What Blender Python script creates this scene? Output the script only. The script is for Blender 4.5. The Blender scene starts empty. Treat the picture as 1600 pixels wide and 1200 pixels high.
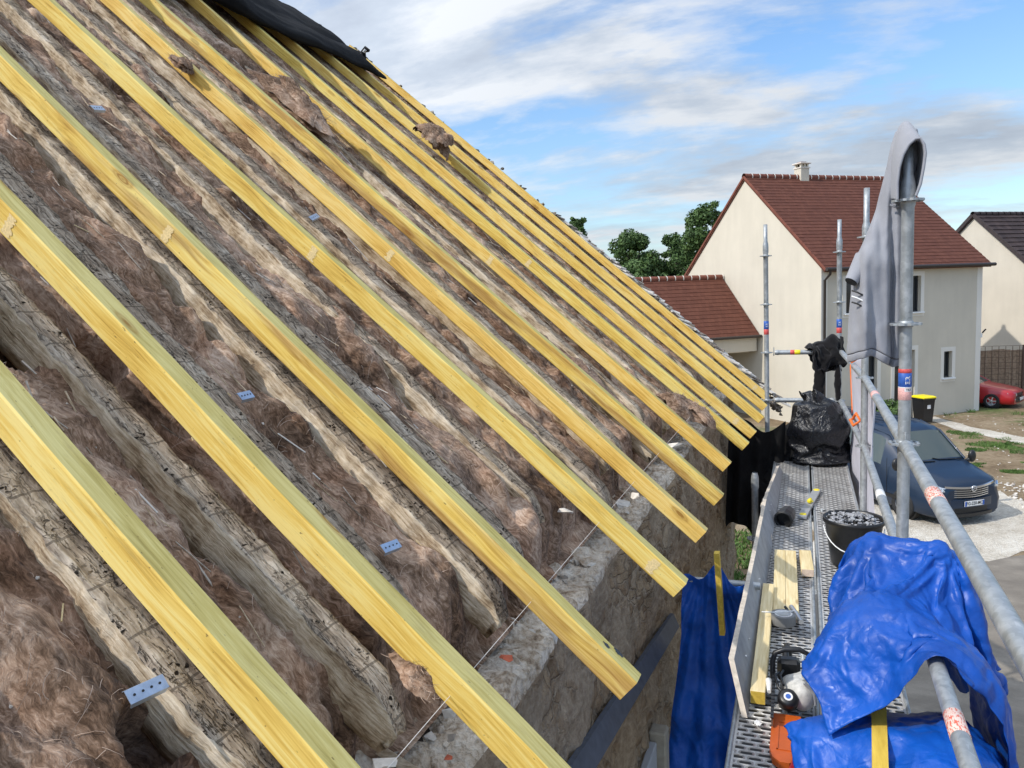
import bpy, bmesh, math, random
import numpy as np
from mathutils import Vector, Matrix
random.seed(7); RNG = np.random.RandomState(11)
R = math.radians
SC = bpy.context.scene
COL = SC.collection
# ------------------------------------------------------------------ camera
HC = 5.12                                     # eye height above the ground, standing on the scaffold deck
MW = np.array([[.93588, -.00233, .35232], [.34997, .11767, -.92934], [-.0393, .99305, .11094]])
def _ortho():
    f = 1202.
    Y = np.array([453., 152., -f]); Y /= np.linalg.norm(Y)
    H = np.array([1453., 192., -f]); U = np.cross(H, Y); U /= np.linalg.norm(U)
    if U[1] < 0: U = -U
    return np.array([np.cross(Y, U), Y, U])
MW = _ortho()
cam = bpy.data.cameras.new('camera'); camo = bpy.data.objects.new('camera', cam); COL.objects.link(camo)
camo.matrix_world = Matrix([list(MW[i]) + [[0, 0, HC][i]] for i in range(3)] + [[0, 0, 0, 1]])
cam.sensor_fit = 'HORIZONTAL'; cam.sensor_width = 36; cam.lens = 36 * 1202 / 1600
cam.clip_start = .02; cam.clip_end = 2000
SC.camera = camo
# ------------------------------------------------------------------ sky, sun, exposure
SUN_EL, SUN_AZ = R(44), R(47)               # azimuth measured from -Y towards -X
SDIR = Vector((-math.sin(SUN_AZ) * math.cos(SUN_EL), -math.cos(SUN_AZ) * math.cos(SUN_EL), math.sin(SUN_EL)))
SUN_STRENGTH, SKY_STRENGTH = 2.45, .14
SC.view_settings.view_transform = 'Standard'; SC.view_settings.look = 'None'
SC.view_settings.gamma = 1; SC.view_settings.use_curve_mapping = False
SC.view_settings.exposure = 0.5
sl = bpy.data.lights.new('sun', 'SUN'); slo = bpy.data.objects.new('sun', sl); COL.objects.link(slo)
sl.energy = SUN_STRENGTH; sl.angle = R(.6); sl.color = (1, .95, .88)
slo.rotation_euler = (-SDIR).to_track_quat('-Z', 'Y').to_euler(); slo.location = (0, 0, 40)
SC.cycles.use_denoising = True; SC.cycles.max_bounces = 6; SC.cycles.transparent_max_bounces = 12

class G:
    """a small node-tree builder"""
    def __init__(s, name, tree=None):
        if tree is None:
            s.m = bpy.data.materials.new(name); s.m.use_nodes = True; s.t = s.m.node_tree
            s.t.nodes.clear(); s.o = s.t.nodes.new('ShaderNodeOutputMaterial')
        else: s.t = tree
    def put(s, sock, v):
        if hasattr(v, 'is_output'): s.t.links.new(v, sock)
        elif v is not None:
            if isinstance(v, (tuple, list)) and sock.type == 'RGBA' and len(v) == 3: v = (*v, 1)
            sock.default_value = v
    def n(s, typ, ins=None, **props):
        nd = s.t.nodes.new('ShaderNode' + typ)
        for k, v in props.items(): setattr(nd, k, v)
        for k, v in (ins or {}).items(): s.put(nd.inputs[k], v)
        return nd
    def co(s, kind='Object'): return s.n('TexCoord').outputs[kind]
    def geo(s, k='Position'): return s.n('NewGeometry').outputs[k]
    def math(s, op, a, b=None, c=None, clamp=False):
        nd = s.n('Math', operation=op); nd.use_clamp = clamp
        for i, v in enumerate((a, b, c)):
            if v is not None: s.put(nd.inputs[i], v)
        return nd.outputs[0]
    def vm(s, op, a, b=None):
        nd = s.n('VectorMath', operation=op); s.put(nd.inputs[0], a)
        if b is not None: s.put(nd.inputs[1], b)
        return nd.outputs[0]
    def sc(s, v, k): return s.vm('MULTIPLY', v, k if isinstance(k, (tuple, list)) or hasattr(k, 'is_output') else (k, k, k))
    def noise(s, v, scale=1, detail=3, rough=.55, dist=0, col=False):
        nd = s.n('TexNoise', {'Vector': v, 'Scale': scale, 'Detail': detail, 'Roughness': rough, 'Distortion': dist})
        return nd.outputs['Color' if col else 'Fac']
    def vor(s, v, scale=1, feature='F1', out='Distance', rnd=1):
        nd = s.n('TexVoronoi', {'Vector': v, 'Scale': scale, 'Randomness': rnd}, feature=feature); return nd.outputs[out]
    def ramp(s, f, stops, interp='LINEAR'):
        nd = s.n('ValToRGB', {'Fac': f}); e = nd.color_ramp.elements; nd.color_ramp.interpolation = interp
        while len(e) < len(stops): e.new(.5)
        for q, (p, c) in zip(e, stops):
            q.position = p; q.color = (*c, 1) if isinstance(c, (tuple, list)) else (c, c, c, 1)
        return nd.outputs['Color']
    def rng(s, f, a, b, lo=0, hi=1):
        return s.n('MapRange', {'Value': f, 'From Min': a, 'From Max': b, 'To Min': lo, 'To Max': hi}).outputs[0]
    def mix(s, f, a, b, mode='MIX'):
        nd = s.n('Mix', data_type='RGBA', blend_type=mode); s.put(nd.inputs[0], f); s.put(nd.inputs[6], a); s.put(nd.inputs[7], b)
        return nd.outputs[2]
    def bump(s, h, strength=.5, dist=.01, normal=None):
        return s.n('Bump', {'Height': h, 'Strength': strength, 'Distance': dist, 'Normal': normal}).outputs[0]
    def xyz(s, v): return s.n('SeparateXYZ', {0: v}).outputs
    def comb(s, x, y, z): return s.n('CombineXYZ', {0: x, 1: y, 2: z}).outputs[0]
    def rnd(s): return s.n('ObjectInfo').outputs['Random']
    def out(s, color, rough=.6, metal=0, normal=None, alpha=None, spec=None, **kw):
        b = s.n('BsdfPrincipled', {'Base Color': color, 'Roughness': rough, 'Metallic': metal})
        if normal is not None: s.put(b.inputs['Normal'], normal)
        if alpha is not None: s.put(b.inputs['Alpha'], alpha)
        if spec is not None: s.put(b.inputs['Specular IOR Level'], spec)
        for k, v in kw.items(): s.put(b.inputs[k.replace('_', ' ')], v)
        s.t.links.new(b.outputs[0], s.o.inputs[0]); s.b = b
        return s.m

# sky: Nishita plus a layer of broken cloud, laid out on the direction itself
w = bpy.data.worlds.new('World'); SC.world = w; w.use_nodes = True
g = G('', w.node_tree); g.t.nodes.clear()
sky = g.n('TexSky', sky_type='NISHITA', sun_disc=False, sun_elevation=SUN_EL, sun_rotation=math.pi + SUN_AZ,
          altitude=100, air_density=1.25, dust_density=.5, ozone_density=2.2)
d = g.co('Generated'); x, y, z = g.xyz(d)
zz = g.math('ADD', g.math('MAXIMUM', z, 0), .20)
p = g.comb(g.math('DIVIDE', x, zz), g.math('DIVIDE', y, zz), 0)
p2 = g.vm('ADD', g.sc(p, (.75, 1.25, 1)), (3.35, 8.1, 0))
n1 = g.noise(p2, 1.25, 11, .6, .1); n2 = g.noise(g.vm('ADD', p2, (11, 3, 5)), .36, 3, .5)
dens = g.math('ADD', g.math('MULTIPLY', n1, .72), g.math('MULTIPLY', n2, .45))
cov = g.math('MULTIPLY', g.rng(dens, .52, .625), 1.)
shade = g.noise(g.vm('ADD', p2, (.10, .16, 0)), 1.25, 9, .6, .1); under = g.math('SUBTRACT', n1, shade)
low = g.rng(z, .02, .30, 1, 0)
ccol = g.ramp(g.math('ADD', g.math('MULTIPLY', under, 2.2), g.math('SUBTRACT', .58, g.math('MULTIPLY', g.rng(dens, .60, .76), .34))), [(.22, (1.9, 2.12, 2.5)), (.48, (2.45, 2.72, 3.1)), (.68, (3.5, 3.62, 3.78))])
# clouds are brighter on the sun's side of the sky
dt = g.n('VectorMath', {0: d, 1: tuple(SDIR)}, operation='DOT_PRODUCT').outputs['Value']
glow = g.math('ADD', 1., g.math('MULTIPLY', g.math('POWER', g.math('MAXIMUM', g.math('ADD', g.math('MULTIPLY', dt, .6), .4), 0), 2), 2.6))
ccol = g.vm('MULTIPLY', ccol, g.comb(glow, glow, glow))
skyc = g.mix(g.math('MULTIPLY', low, .30), g.mix(1, sky.outputs[0], (.66, .82, 1.0), 'MULTIPLY'), (2.7, 3.0, 3.4))
bg = g.n('Background', {'Color': g.mix(g.math('MULTIPLY', cov, .93), skyc, ccol), 'Strength': SKY_STRENGTH})
g.t.links.new(bg.outputs[0], g.n('OutputWorld').inputs[0])

# ------------------------------------------------------------------ numbers: projection, noise
def ray(px, py): return MW @ np.array([px - 800., 600. - py, -1202.])
C0 = np.array([0, 0, HC])
def onp(px, py, n, dd):
    r = ray(px, py); n = np.array(n, float); return C0 + r * ((dd - n @ C0) / (n @ r))
def onX(px, py, X): return onp(px, py, (1, 0, 0), X)
def onY(px, py, Y): return onp(px, py, (0, 1, 0), Y)
def onZ(px, py, Z=0.): return onp(px, py, (0, 0, 1), Z)
_perm = RNG.permutation(256); _perm = np.r_[_perm, _perm]
_gr = RNG.normal(size=(256, 3)); _gr /= np.linalg.norm(_gr, axis=1)[:, None]
def pn(x, y, z=0.):
    x, y, z = np.broadcast_arrays(np.asarray(x, float), np.asarray(y, float), np.asarray(z, float))
    xi, yi, zi = (np.floor(v).astype(int) for v in (x, y, z)); xf, yf, zf = x - xi, y - yi, z - zi
    u, v, w_ = (t * t * t * (t * (t * 6 - 15) + 10) for t in (xf, yf, zf)); r = 0
    for a in (0, 1):
        for b in (0, 1):
            for c in (0, 1):
                h = _perm[(_perm[(_perm[(xi + a) & 255] + yi + b) & 255] + zi + c) & 255]; q = _gr[h]
                dt = q[..., 0] * (xf - a) + q[..., 1] * (yf - b) + q[..., 2] * (zf - c)
                r = r + dt * (u if a else 1 - u) * (v if b else 1 - v) * (w_ if c else 1 - w_)
    return r * 1.5
def fbm(x, y, z=0., o=4, lac=2.03, gain=.5):
    r, a = 0, 1.
    for i in range(o):
        r = r + a * pn(x + 7.1 * i, y - 3.3 * i, np.asarray(z) + 1.7 * i); x = x * lac; y = y * lac; z = np.asarray(z) * lac; a *= gain
    return r
def crumple(P, f=3., k=7, seed=1, warp=.25):
    """sharp creased folds: sum of warped triangle waves"""
    rs = np.random.RandomState(seed); x, y, z = P[..., 0], P[..., 1], P[..., 2]; r = 0
    wx = pn(x * f * .6 + 5, y * f * .6, z * f * .6); wy = pn(x * f * .6, y * f * .6 + 9, z * f * .6)
    for i in range(k):
        dd = rs.normal(size=3); dd /= np.linalg.norm(dd); ff = f * rs.uniform(.6, 2.2)
        t = (x * dd[0] + y * dd[1] + z * dd[2]) * ff + warp * ff * (wx * rs.uniform(-1, 1) + wy * rs.uniform(-1, 1)) * .7 + rs.uniform(0, 1)
        r = r + np.abs((t % 1) * 2 - 1) / ff
    return r / k * f - .35

def facets(uv, n, slope, seed):
    """flat facets meeting in sharp ridges, as in crumpled sheet"""
    rs = np.random.RandomState(seed); lo, hi = uv.reshape(-1, uv.shape[-1])[:, :2].min(0), uv.reshape(-1, uv.shape[-1])[:, :2].max(0); best = np.full(uv.shape[:-1], 9.)
    for _ in range(n):
        c = lo + (hi - lo) * rs.rand(2); a = rs.uniform(0, 6.28); s, t = slope * rs.uniform(.4, 1.5), slope * rs.uniform(.1, .8); dx, dy = uv[..., 0] - c[0], uv[..., 1] - c[1]
        best = np.minimum(best, np.abs(dx * math.cos(a) + dy * math.sin(a)) * s + np.abs(dy * math.cos(a) - dx * math.sin(a)) * t)
    return best - best.mean()

# ------------------------------------------------------------------ mesh helpers
class MB:
    def __init__(s): s.v, s.f, s.m, s.mats, s.sm = [], [], [], [], []
    def mat(s, m):
        if m not in s.mats: s.mats.append(m)
        return s.mats.index(m)
    def add(s, vs, fs, m, smooth=False):
        b = len(s.v); k = s.mat(m); s.v += [tuple(map(float, q)) for q in vs]
        for q in fs: s.f.append([b + i for i in q]); s.m.append(k); s.sm.append(smooth)
        return s
    def box(s, c, d, m, rot=None, bev=0.):
        cx, cy, cz = c; a, b, e = (t / 2 for t in d)
        if bev:
            vs = []; k = bev
            for sx in (-1, 1):
                for sy in (-1, 1):
                    for sz in (-1, 1):
                        vs += [(sx * (a - k), sy * (b - k), sz * e), (sx * (a - k), sy * b, sz * (e - k)), (sx * a, sy * (b - k), sz * (e - k))]
            bm = bmesh.new(); [bm.verts.new(q) for q in vs]; r = bmesh.ops.convex_hull(bm, input=bm.verts[:])
            bm.verts.index_update(); vs = [q.co[:] for q in bm.verts]; fs = [[q.index for q in f.verts] for f in bm.faces]; bm.free()
        else:
            vs = [(i, j, k) for i in (-a, a) for j in (-b, b) for k in (-e, e)]
            fs = [(0, 1, 3, 2), (4, 6, 7, 5), (0, 4, 5, 1), (2, 3, 7, 6), (0, 2, 6, 4), (1, 5, 7, 3)]
        if rot is not None: vs = [tuple(rot @ Vector(q)) for q in vs]
        return s.add([(q[0] + cx, q[1] + cy, q[2] + cz) for q in vs], fs, m)
    def tube(s, pts, r, m, n=12, caps=True, smooth=True):
        pts = [Vector(p) for p in pts]; rs = r if isinstance(r, (list, tuple)) else [r] * len(pts); vs, fs = [], []
        t0 = (pts[1] - pts[0]).normalized(); ref = Vector((0, 0, 1)) if abs(t0.z) < .9 else Vector((1, 0, 0))
        u = t0.cross(ref).normalized()
        for i, p in enumerate(pts):
            t = (pts[min(i + 1, len(pts) - 1)] - pts[max(i - 1, 0)]).normalized()
            u = (u - t * u.dot(t)).normalized(); v = t.cross(u)
            vs += [p + (u * math.cos(2 * math.pi * k / n) + v * math.sin(2 * math.pi * k / n)) * rs[i] for k in range(n)]
        for i in range(len(pts) - 1):
            for k in range(n): fs.append((i * n + k, i * n + (k + 1) % n, (i + 1) * n + (k + 1) % n, (i + 1) * n + k))
        s.add(vs, fs, m, smooth)
        if caps:
            b = len(pts) - 1
            s.add(vs[:n], [list(range(n))[::-1]], m); s.add(vs[b * n:], [list(range(n))], m)
        return s
    def lathe(s, prof, m, c=(0, 0, 0), n=24, smooth=True, rot=None):
        vs = []
        for r, z in prof:
            for k in range(n):
                q = Vector((r * math.cos(2 * math.pi * k / n), r * math.sin(2 * math.pi * k / n), z))
                if rot is not None: q = rot @ q
                vs.append((q.x + c[0], q.y + c[1], q.z + c[2]))
        fs = [(i * n + k, i * n + (k + 1) % n, (i + 1) * n + (k + 1) % n, (i + 1) * n + k) for i in range(len(prof) - 1) for k in range(n)]
        return s.add(vs, fs, m, smooth)
    def grid(s, P, m, smooth=True, closed_u=False, flip=False):
        P = np.asarray(P); a, b = P.shape[:2]; fs = []
        for i in range(a if closed_u else a - 1):
            for j in range(b - 1):
                q = (i * b + j, (i + 1) % a * b + j, (i + 1) % a * b + j + 1, i * b + j + 1); fs.append(q[::-1] if flip else q)
        return s.add(P.reshape(-1, 3).tolist(), fs, m, smooth)
    def prism(s, poly, z0, z1, m, top=None):
        n = len(poly); vs = [(*p, z0) for p in poly] + [(*p, z1) for p in poly]
        fs = [(i, (i + 1) % n, n + (i + 1) % n, n + i) for i in range(n)]
        s.add(vs, fs + [list(range(n))[::-1]], m); s.add(vs, [list(range(n, 2 * n))], top or m); return s
    def build(s, name, parent=None, mw=None, fix=False):
        me = bpy.data.meshes.new(name); me.from_pydata(s.v, [], s.f)
        for m in s.mats: me.materials.append(m)
        me.polygons.foreach_set('material_index', s.m); me.polygons.foreach_set('use_smooth', s.sm); me.update()
        if fix:
            bm = bmesh.new(); bm.from_mesh(me); bmesh.ops.recalc_face_normals(bm, faces=bm.faces[:]); bm.to_mesh(me); bm.free()
        o = bpy.data.objects.new(name, me); COL.objects.link(o)
        if parent is not None: o.parent = parent
        if mw is not None: o.matrix_world = mw
        return o
def fastgrid(name, P, mats, smooth=True, parent=None, mw=None, mi=None):
    """a big numpy grid (a,b,3) as one mesh"""
    P = np.asarray(P, float); a, b = P.shape[:2]; i = np.arange((a - 1) * (b - 1)); r, c = i // (b - 1), i % (b - 1)
    return fastmesh(name, P.reshape(-1, 3), np.stack([r * b + c, (r + 1) * b + c, (r + 1) * b + c + 1, r * b + c + 1], 1), mats, smooth, parent, mw, mi)
def fastmesh(name, V, F, mats, smooth=True, parent=None, mw=None, mi=None):
    V = np.asarray(V, float); F = np.asarray(F, np.int32); k = F.shape[1]; me = bpy.data.meshes.new(name)
    me.vertices.add(len(V)); me.vertices.foreach_set('co', V.ravel()); me.loops.add(F.size); me.loops.foreach_set('vertex_index', F.ravel())
    me.polygons.add(len(F)); me.polygons.foreach_set('loop_start', np.arange(len(F), dtype=np.int32) * k)
    for m in mats: me.materials.append(m)
    me.polygons.foreach_set('use_smooth', np.full(len(F), smooth))
    if mi is not None: me.polygons.foreach_set('material_index', np.asarray(mi, np.int32))
    me.update(calc_edges=True); me.validate()
    o = bpy.data.objects.new(name, me); COL.objects.link(o)
    if parent is not None: o.parent = parent
    if mw is not None: o.matrix_world = mw
    return o
def tag(o, label=None, cat=None, group=None, kind=None):
    for k, v in (('label', label), ('category', cat), ('group', group), ('kind', kind)):
        if v: o[k] = v
    return o
def thing(name, label, cat, loc=(0, 0, 0), rz=0., group=None):
    o = bpy.data.objects.new(name, None); COL.objects.link(o); o.empty_display_size = .1
    o.location = loc; o.rotation_euler = (0, 0, rz); return tag(o, label, cat, group)
def copy_tree(o, parent=None):
    c = o.copy(); COL.objects.link(c)
    if parent is not None: c.parent = parent
    for ch in list(o.children): copy_tree(ch, c)
    return c
def blob(name, ells, m, voxel=.02, disp=None, smooth=4, parent=None):
    """ellipsoids fused into one skin by a voxel remesh, then displaced along the normal"""
    bm = bmesh.new()
    for c, r, *rot in ells:
        q = Matrix.Translation(c) @ (rot[0].to_matrix().to_4x4() if rot else Matrix()) @ Matrix.Diagonal((*r, 1))
        bmesh.ops.create_icosphere(bm, subdivisions=3, radius=1, matrix=q)
    me = bpy.data.meshes.new('tmp'); bm.to_mesh(me); bm.free(); o = bpy.data.objects.new('tmp', me); COL.objects.link(o)
    md = o.modifiers.new('r', 'REMESH'); md.mode = 'VOXEL'; md.voxel_size = voxel
    ms = o.modifiers.new('s', 'SMOOTH'); ms.iterations = smooth; ms.factor = .5
    dg = bpy.context.evaluated_depsgraph_get(); ev = o.evaluated_get(dg); me2 = bpy.data.meshes.new_from_object(ev)
    bpy.data.objects.remove(o); bpy.data.meshes.remove(me)
    if disp is not None:
        n = len(me2.vertices); co = np.empty(n * 3); no = np.empty(n * 3)
        me2.vertices.foreach_get('co', co); me2.vertices.foreach_get('normal', no); co = co.reshape(-1, 3); no = no.reshape(-1, 3)
        q = disp(co, no); co = q if q.ndim == 2 else co + no * q[:, None]; me2.vertices.foreach_set('co', co.ravel()); me2.update()
    me2.materials.clear(); me2.materials.append(m); me2.polygons.foreach_set('use_smooth', np.full(len(me2.polygons), True))
    me2.name = name; o = bpy.data.objects.new(name, me2); COL.objects.link(o)
    if parent is not None: o.parent = parent
    return o
def solid(o, t, sub=0):
    md = o.modifiers.new('solid', 'SOLIDIFY'); md.thickness = t; md.offset = 0
    if sub: s = o.modifiers.new('sub', 'SUBSURF'); s.levels = s.render_levels = sub
    return o
# ------------------------------------------------------------------ materials
M = {}
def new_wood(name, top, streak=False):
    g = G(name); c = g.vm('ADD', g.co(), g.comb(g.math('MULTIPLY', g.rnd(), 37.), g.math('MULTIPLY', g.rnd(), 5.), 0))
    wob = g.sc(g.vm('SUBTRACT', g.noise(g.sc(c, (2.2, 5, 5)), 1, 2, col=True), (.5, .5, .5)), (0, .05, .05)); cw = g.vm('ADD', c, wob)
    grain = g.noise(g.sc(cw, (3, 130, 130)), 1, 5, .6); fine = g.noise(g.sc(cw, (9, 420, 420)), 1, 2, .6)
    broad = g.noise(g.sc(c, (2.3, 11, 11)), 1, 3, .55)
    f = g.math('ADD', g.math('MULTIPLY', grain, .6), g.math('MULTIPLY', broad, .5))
    if top: col = g.ramp(f, [(.36, (.36, .285, .085)), (.50, (.53, .435, .15)), (.64, (.66, .57, .25))])  # duller tops: dust, plus the weaker light they catch, put into the colour
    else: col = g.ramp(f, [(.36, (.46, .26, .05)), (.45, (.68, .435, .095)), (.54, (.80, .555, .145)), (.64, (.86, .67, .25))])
    # whole-timber tint: some greener, some more orange
    col = g.mix(.55, col, g.ramp(g.rnd(), [(0, (.93, .80, .62)), (.35, (1, 1, 1)), (.7, (.96, 1.0, .75)), (1, (1, .88, .86))]), 'MULTIPLY')
    if streak: col = g.mix(g.rng(g.noise(g.sc(cw, (1.4, 16, 16)), 1, 3, .5), .44, .60, 0, .8), col, g.ramp(grain, [(.35, (.30, .145, .035)), (.65, (.52, .31, .10))]))
    vk = g.n('TexVoronoi', {'Vector': g.sc(cw, (3.0, 11, 11)), 'Scale': 1, 'Randomness': 1}); dk = vk.outputs['Distance']
    pick = g.math('GREATER_THAN', g.xyz(vk.outputs['Color'])[0], .45)
    ring = g.math('SINE', g.math('MULTIPLY', dk, 95))
    knot = g.math('MULTIPLY', g.rng(dk, .09, .21, 1, 0), pick)
    col = g.mix(g.math('MULTIPLY', knot, g.rng(ring, -1, 1, .45, .85)), col, (.27, .12, .02))
    # grubby weather marks and pale scuffs
    dirt = g.rng(g.noise(g.sc(c, (4, 26, 26)), 1, 6, .75), .56, .72)
    col = g.mix(g.math('MULTIPLY', dirt, .4), col, (.24, .17, .07))
    speck = g.rng(g.noise(g.sc(c, (60, 160, 160)), 1, 2, .5), .72, .76)
    col = g.mix(g.math('MULTIPLY', speck, .7), col, (.10, .06, .03))
    vs = g.n('TexVoronoi', {'Vector': g.sc(c, (1.15, 2, 2)), 'Scale': 1}); sc_ = g.math('MULTIPLY', g.rng(vs.outputs['Distance'], .05, .075, 1, 0), g.rng(grain, .35, .55))
    col = g.mix(g.math('MULTIPLY', sc_, .75), col, (.72, .58, .38))
    return g.out(col, .72, normal=g.bump(g.math('ADD', grain, g.math('MULTIPLY', fine, .4)), .5, .0022), spec=.25)
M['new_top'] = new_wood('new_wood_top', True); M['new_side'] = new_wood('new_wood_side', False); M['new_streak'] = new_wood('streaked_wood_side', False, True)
g = G('new_wood_end'); c = g.co(); r_ = g.vm('LENGTH', g.vm('MULTIPLY', g.vm('ADD', c, (0, .05, .09)), (0, 1, 1)))
g_ = r_.node.outputs['Value']; M['new_end'] = g.out(g.ramp(g.math('SINE', g.math('MULTIPLY', g_, 900)), [(0, (.42, .22, .05)), (1, (.60, .38, .11))]), .8)
def plain_wood(name, a, b, seed=0.):
    g = G(name); c = g.vm('ADD', g.co(), (seed, seed, 0)); gr = g.noise(g.sc(c, (70, 4, 70)), 1, 5, .6, .3); kn = g.vor(g.sc(c, (9, 3, 9)), 1)
    col = g.mix(g.rng(kn, .10, .16, .6, 0), g.ramp(gr, [(.35, a), (.65, b)]), (.25, .13, .04)); return g.out(col, .7, normal=g.bump(gr, .4, .002))
M['deal'] = plain_wood('pale_deal', (.60, .46, .22), (.80, .67, .40)); M['batten'] = plain_wood('yellow_batten', (.52, .34, .04), (.68, .48, .07), 3.)
M['deal_end'] = plain_wood('pale_end_grain', (.62, .46, .34), (.76, .60, .46), 1.)
def old_wood(name, side):
    g = G(name); c = g.vm('ADD', g.co(), g.comb(g.math('MULTIPLY', g.rnd(), 41.), 0, 0)); X, Y, Z = g.xyz(c)
    cw = g.vm('ADD', c, g.sc(g.vm('SUBTRACT', g.noise(g.sc(c, (5, 14, 14)), 1, 3, col=True), (.5, .5, .5)), (.0, .03, .03)))
    grain = g.noise(g.sc(cw, (7, 150, 150)), 1, 6, .65); blot = g.noise(g.sc(c, (9, 17, 17)), 1, 5, .65); big = g.noise(g.sc(c, (1.6, 3, 3)), 1, 2)
    if side:
        f = g.math('ADD', g.math('MULTIPLY', grain, .45), g.math('MULTIPLY', blot, .55))
        col = g.ramp(f, [(.35, (.13, .085, .05)), (.43, (.33, .24, .15)), (.50, (.54, .43, .295)), (.61, (.78, .67, .51))])
        h = g.math('ADD', g.math('MULTIPLY', grain, .7), blot); return g.out(col, .9, normal=g.bump(h, .8, .008), spec=.1)
    f = g.math('ADD', g.math('MULTIPLY', grain, .5), g.math('MULTIPLY', blot, .5))
    col = g.ramp(f, [(.35, (.10, .075, .055)), (.43, (.28, .225, .17)), (.50, (.41, .335, .255)), (.61, (.68, .59, .47))])
    col = g.mix(g.rng(big, .4, .7, 0, .45), col, (.34, .24, .15))
    # rows left by the laths that were nailed across: thin joints, and scattered nail holes
    wx = g.math('ADD', X, g.math('MULTIPLY', g.math('SUBTRACT', g.noise(g.sc(c, 16.), 1, 2), .5), .012))
    fr = g.math('FRACT', g.math('DIVIDE', wx, .118)); band = g.math('COMPARE', fr, .5, .022)
    tone = g.noise(g.comb(g.math('FLOOR', g.math('DIVIDE', wx, .118)), 3.3, 0), 3.7, 0)
    col = g.mix(g.rng(tone, .35, .65, 0, .5), col, g.mix(1, col, (.55, .52, .50), 'MULTIPLY'))
    nv = g.vor(g.vm('ADD', g.sc(c, (84, 62, 20)), g.sc(g.noise(g.sc(c, 90.), 1, 1, col=True), (1.1, 1.1, 0))), 1)
    near = g.math('MULTIPLY', g.rng(g.math('ABSOLUTE', g.math('SUBTRACT', fr, .25)), .10, .22, 1, 0), g.rng(g.noise(g.sc(c, 22.), 1, 1), .34, .46))
    hole = g.math('MULTIPLY', g.rng(nv, .22, .33, 1, 0), near)
    cr = g.noise(g.sc(cw, (5, 46, 46)), 1, 6, .7); crack = g.math('MULTIPLY', g.rng(g.math('ABSOLUTE', g.math('SUBTRACT', cr, .5)), 0, .014, 1, 0), g.rng(big, .35, .5))
    cc = g.vor(g.vm('ADD', g.sc(c, (38, 30, 20)), g.sc(g.noise(g.sc(c, 40.), 1, 3, col=True), 1.3)), 1, 'DISTANCE_TO_EDGE')
    chk = g.math('MULTIPLY', g.rng(cc, 0, .035, 1, 0), g.rng(g.noise(g.sc(c, 8.), 1, 2), .56, .64))
    dark = g.math('MAXIMUM', g.math('MAXIMUM', g.math('MULTIPLY', band, .55), hole), g.math('MAXIMUM', g.math('MULTIPLY', crack, .9), g.math('MULTIPLY', chk, .8)))
    col = g.mix(dark, col, (.022, .017, .013))
    h = g.math('SUBTRACT', g.math('ADD', g.math('MULTIPLY', grain, .6), blot), g.math('MULTIPLY', dark, 1.6))
    return g.out(col, .92, normal=g.bump(h, .9, .008), spec=.1)
M['old_top'] = old_wood('old_wood_top', False); M['old_side'] = old_wood('old_wood_side', True)
g = G('mineral_wool'); c = g.co()
w1 = g.sc(g.vm('SUBTRACT', g.noise(c, 6, 3, .5, col=True), (.5, .5, .5)), .11); cw = g.vm('ADD', c, w1)
w2 = g.sc(g.vm('SUBTRACT', g.noise(cw, 21, 2, .5, col=True), (.5, .5, .5)), .028); cw = g.vm('ADD', cw, w2)
fib = g.noise(g.sc(cw, (24, 95, 85)), 1, 7, .66); fib2 = g.noise(g.sc(cw, (40, 330, 240)), 1, 4, .65)
pat = g.noise(g.vm('ADD', c, w1), 4.2, 4, .6); pink = g.noise(cw, 7, 2)
f = g.math('ADD', g.math('MULTIPLY', fib, .44), g.math('ADD', g.math('MULTIPLY', fib2, .14), g.math('MULTIPLY', pat, .50)))
col = g.ramp(f, [(.39, (.035, .019, .010)), (.465, (.115, .068, .041)), (.53, (.235, .148, .095)), (.60, (.42, .295, .21)), (.70, (.68, .54, .42))])
col = g.mix(g.rng(pink, .46, .68, 0, .4), col, g.mix(1, col, (1.15, .88, .72), 'MULTIPLY'))
col = g.mix(g.rng(g.noise(c, 2.7, 4, .65), .5, .68, 0, .6), col, g.mix(1, col, (.80, .80, .78), 'MULTIPLY'))
M['wool'] = g.out(col, 1, normal=g.bump(g.math('ADD', fib, g.math('MULTIPLY', fib2, .25)), .5, .011), spec=.03, Sheen_Weight=.12, Sheen_Roughness=.6)
g = G('wool_fibre'); M['fibre'] = g.out(g.ramp(g.noise(g.co(), 30, 1), [(.4, (.30, .21, .155)), (.6, (.50, .39, .31))]), 1, spec=.05)
g = G('lime_mortar'); c = g.geo(); a = g.noise(c, 9, 6, .65); b = g.noise(c, 45, 4, .7); e = g.vor(c, 55)
col = g.ramp(g.math('ADD', g.math('MULTIPLY', a, .55), g.math('MULTIPLY', b, .45)), [(.36, (.22, .16, .11)), (.45, (.47, .375, .275)), (.53, (.69, .595, .48)), (.64, (.85, .78, .67))])
col = g.mix(g.math('MULTIPLY', g.rng(g.noise(c, 6, 3), .55, .7), .5), col, (.34, .22, .12))
M['mortar'] = g.out(col, .95, normal=g.bump(g.math('ADD', g.math('ADD', a, b), g.math('MULTIPLY', e, .6)), 1, .018), spec=.1)
g = G('rubble_stone'); c = g.geo(); cw = g.vm('ADD', c, g.sc(g.noise(c, 5, 3, col=True), .16)); sq = g.sc(cw, (1, 1, 1.5))
de = g.vor(sq, 10, 'DISTANCE_TO_EDGE'); vc = g.n('TexVoronoi', {'Vector': sq, 'Scale': 10}).outputs['Color']; pr = g.xyz(vc)[0]
st = g.ramp(g.math('ADD', g.math('MULTIPLY', g.noise(c, 24, 5, .65), .6), g.math('MULTIPLY', pr, .4)), [(.25, (.12, .072, .038)), (.45, (.30, .20, .115)), (.6, (.44, .32, .20)), (.8, (.55, .44, .32))])
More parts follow.
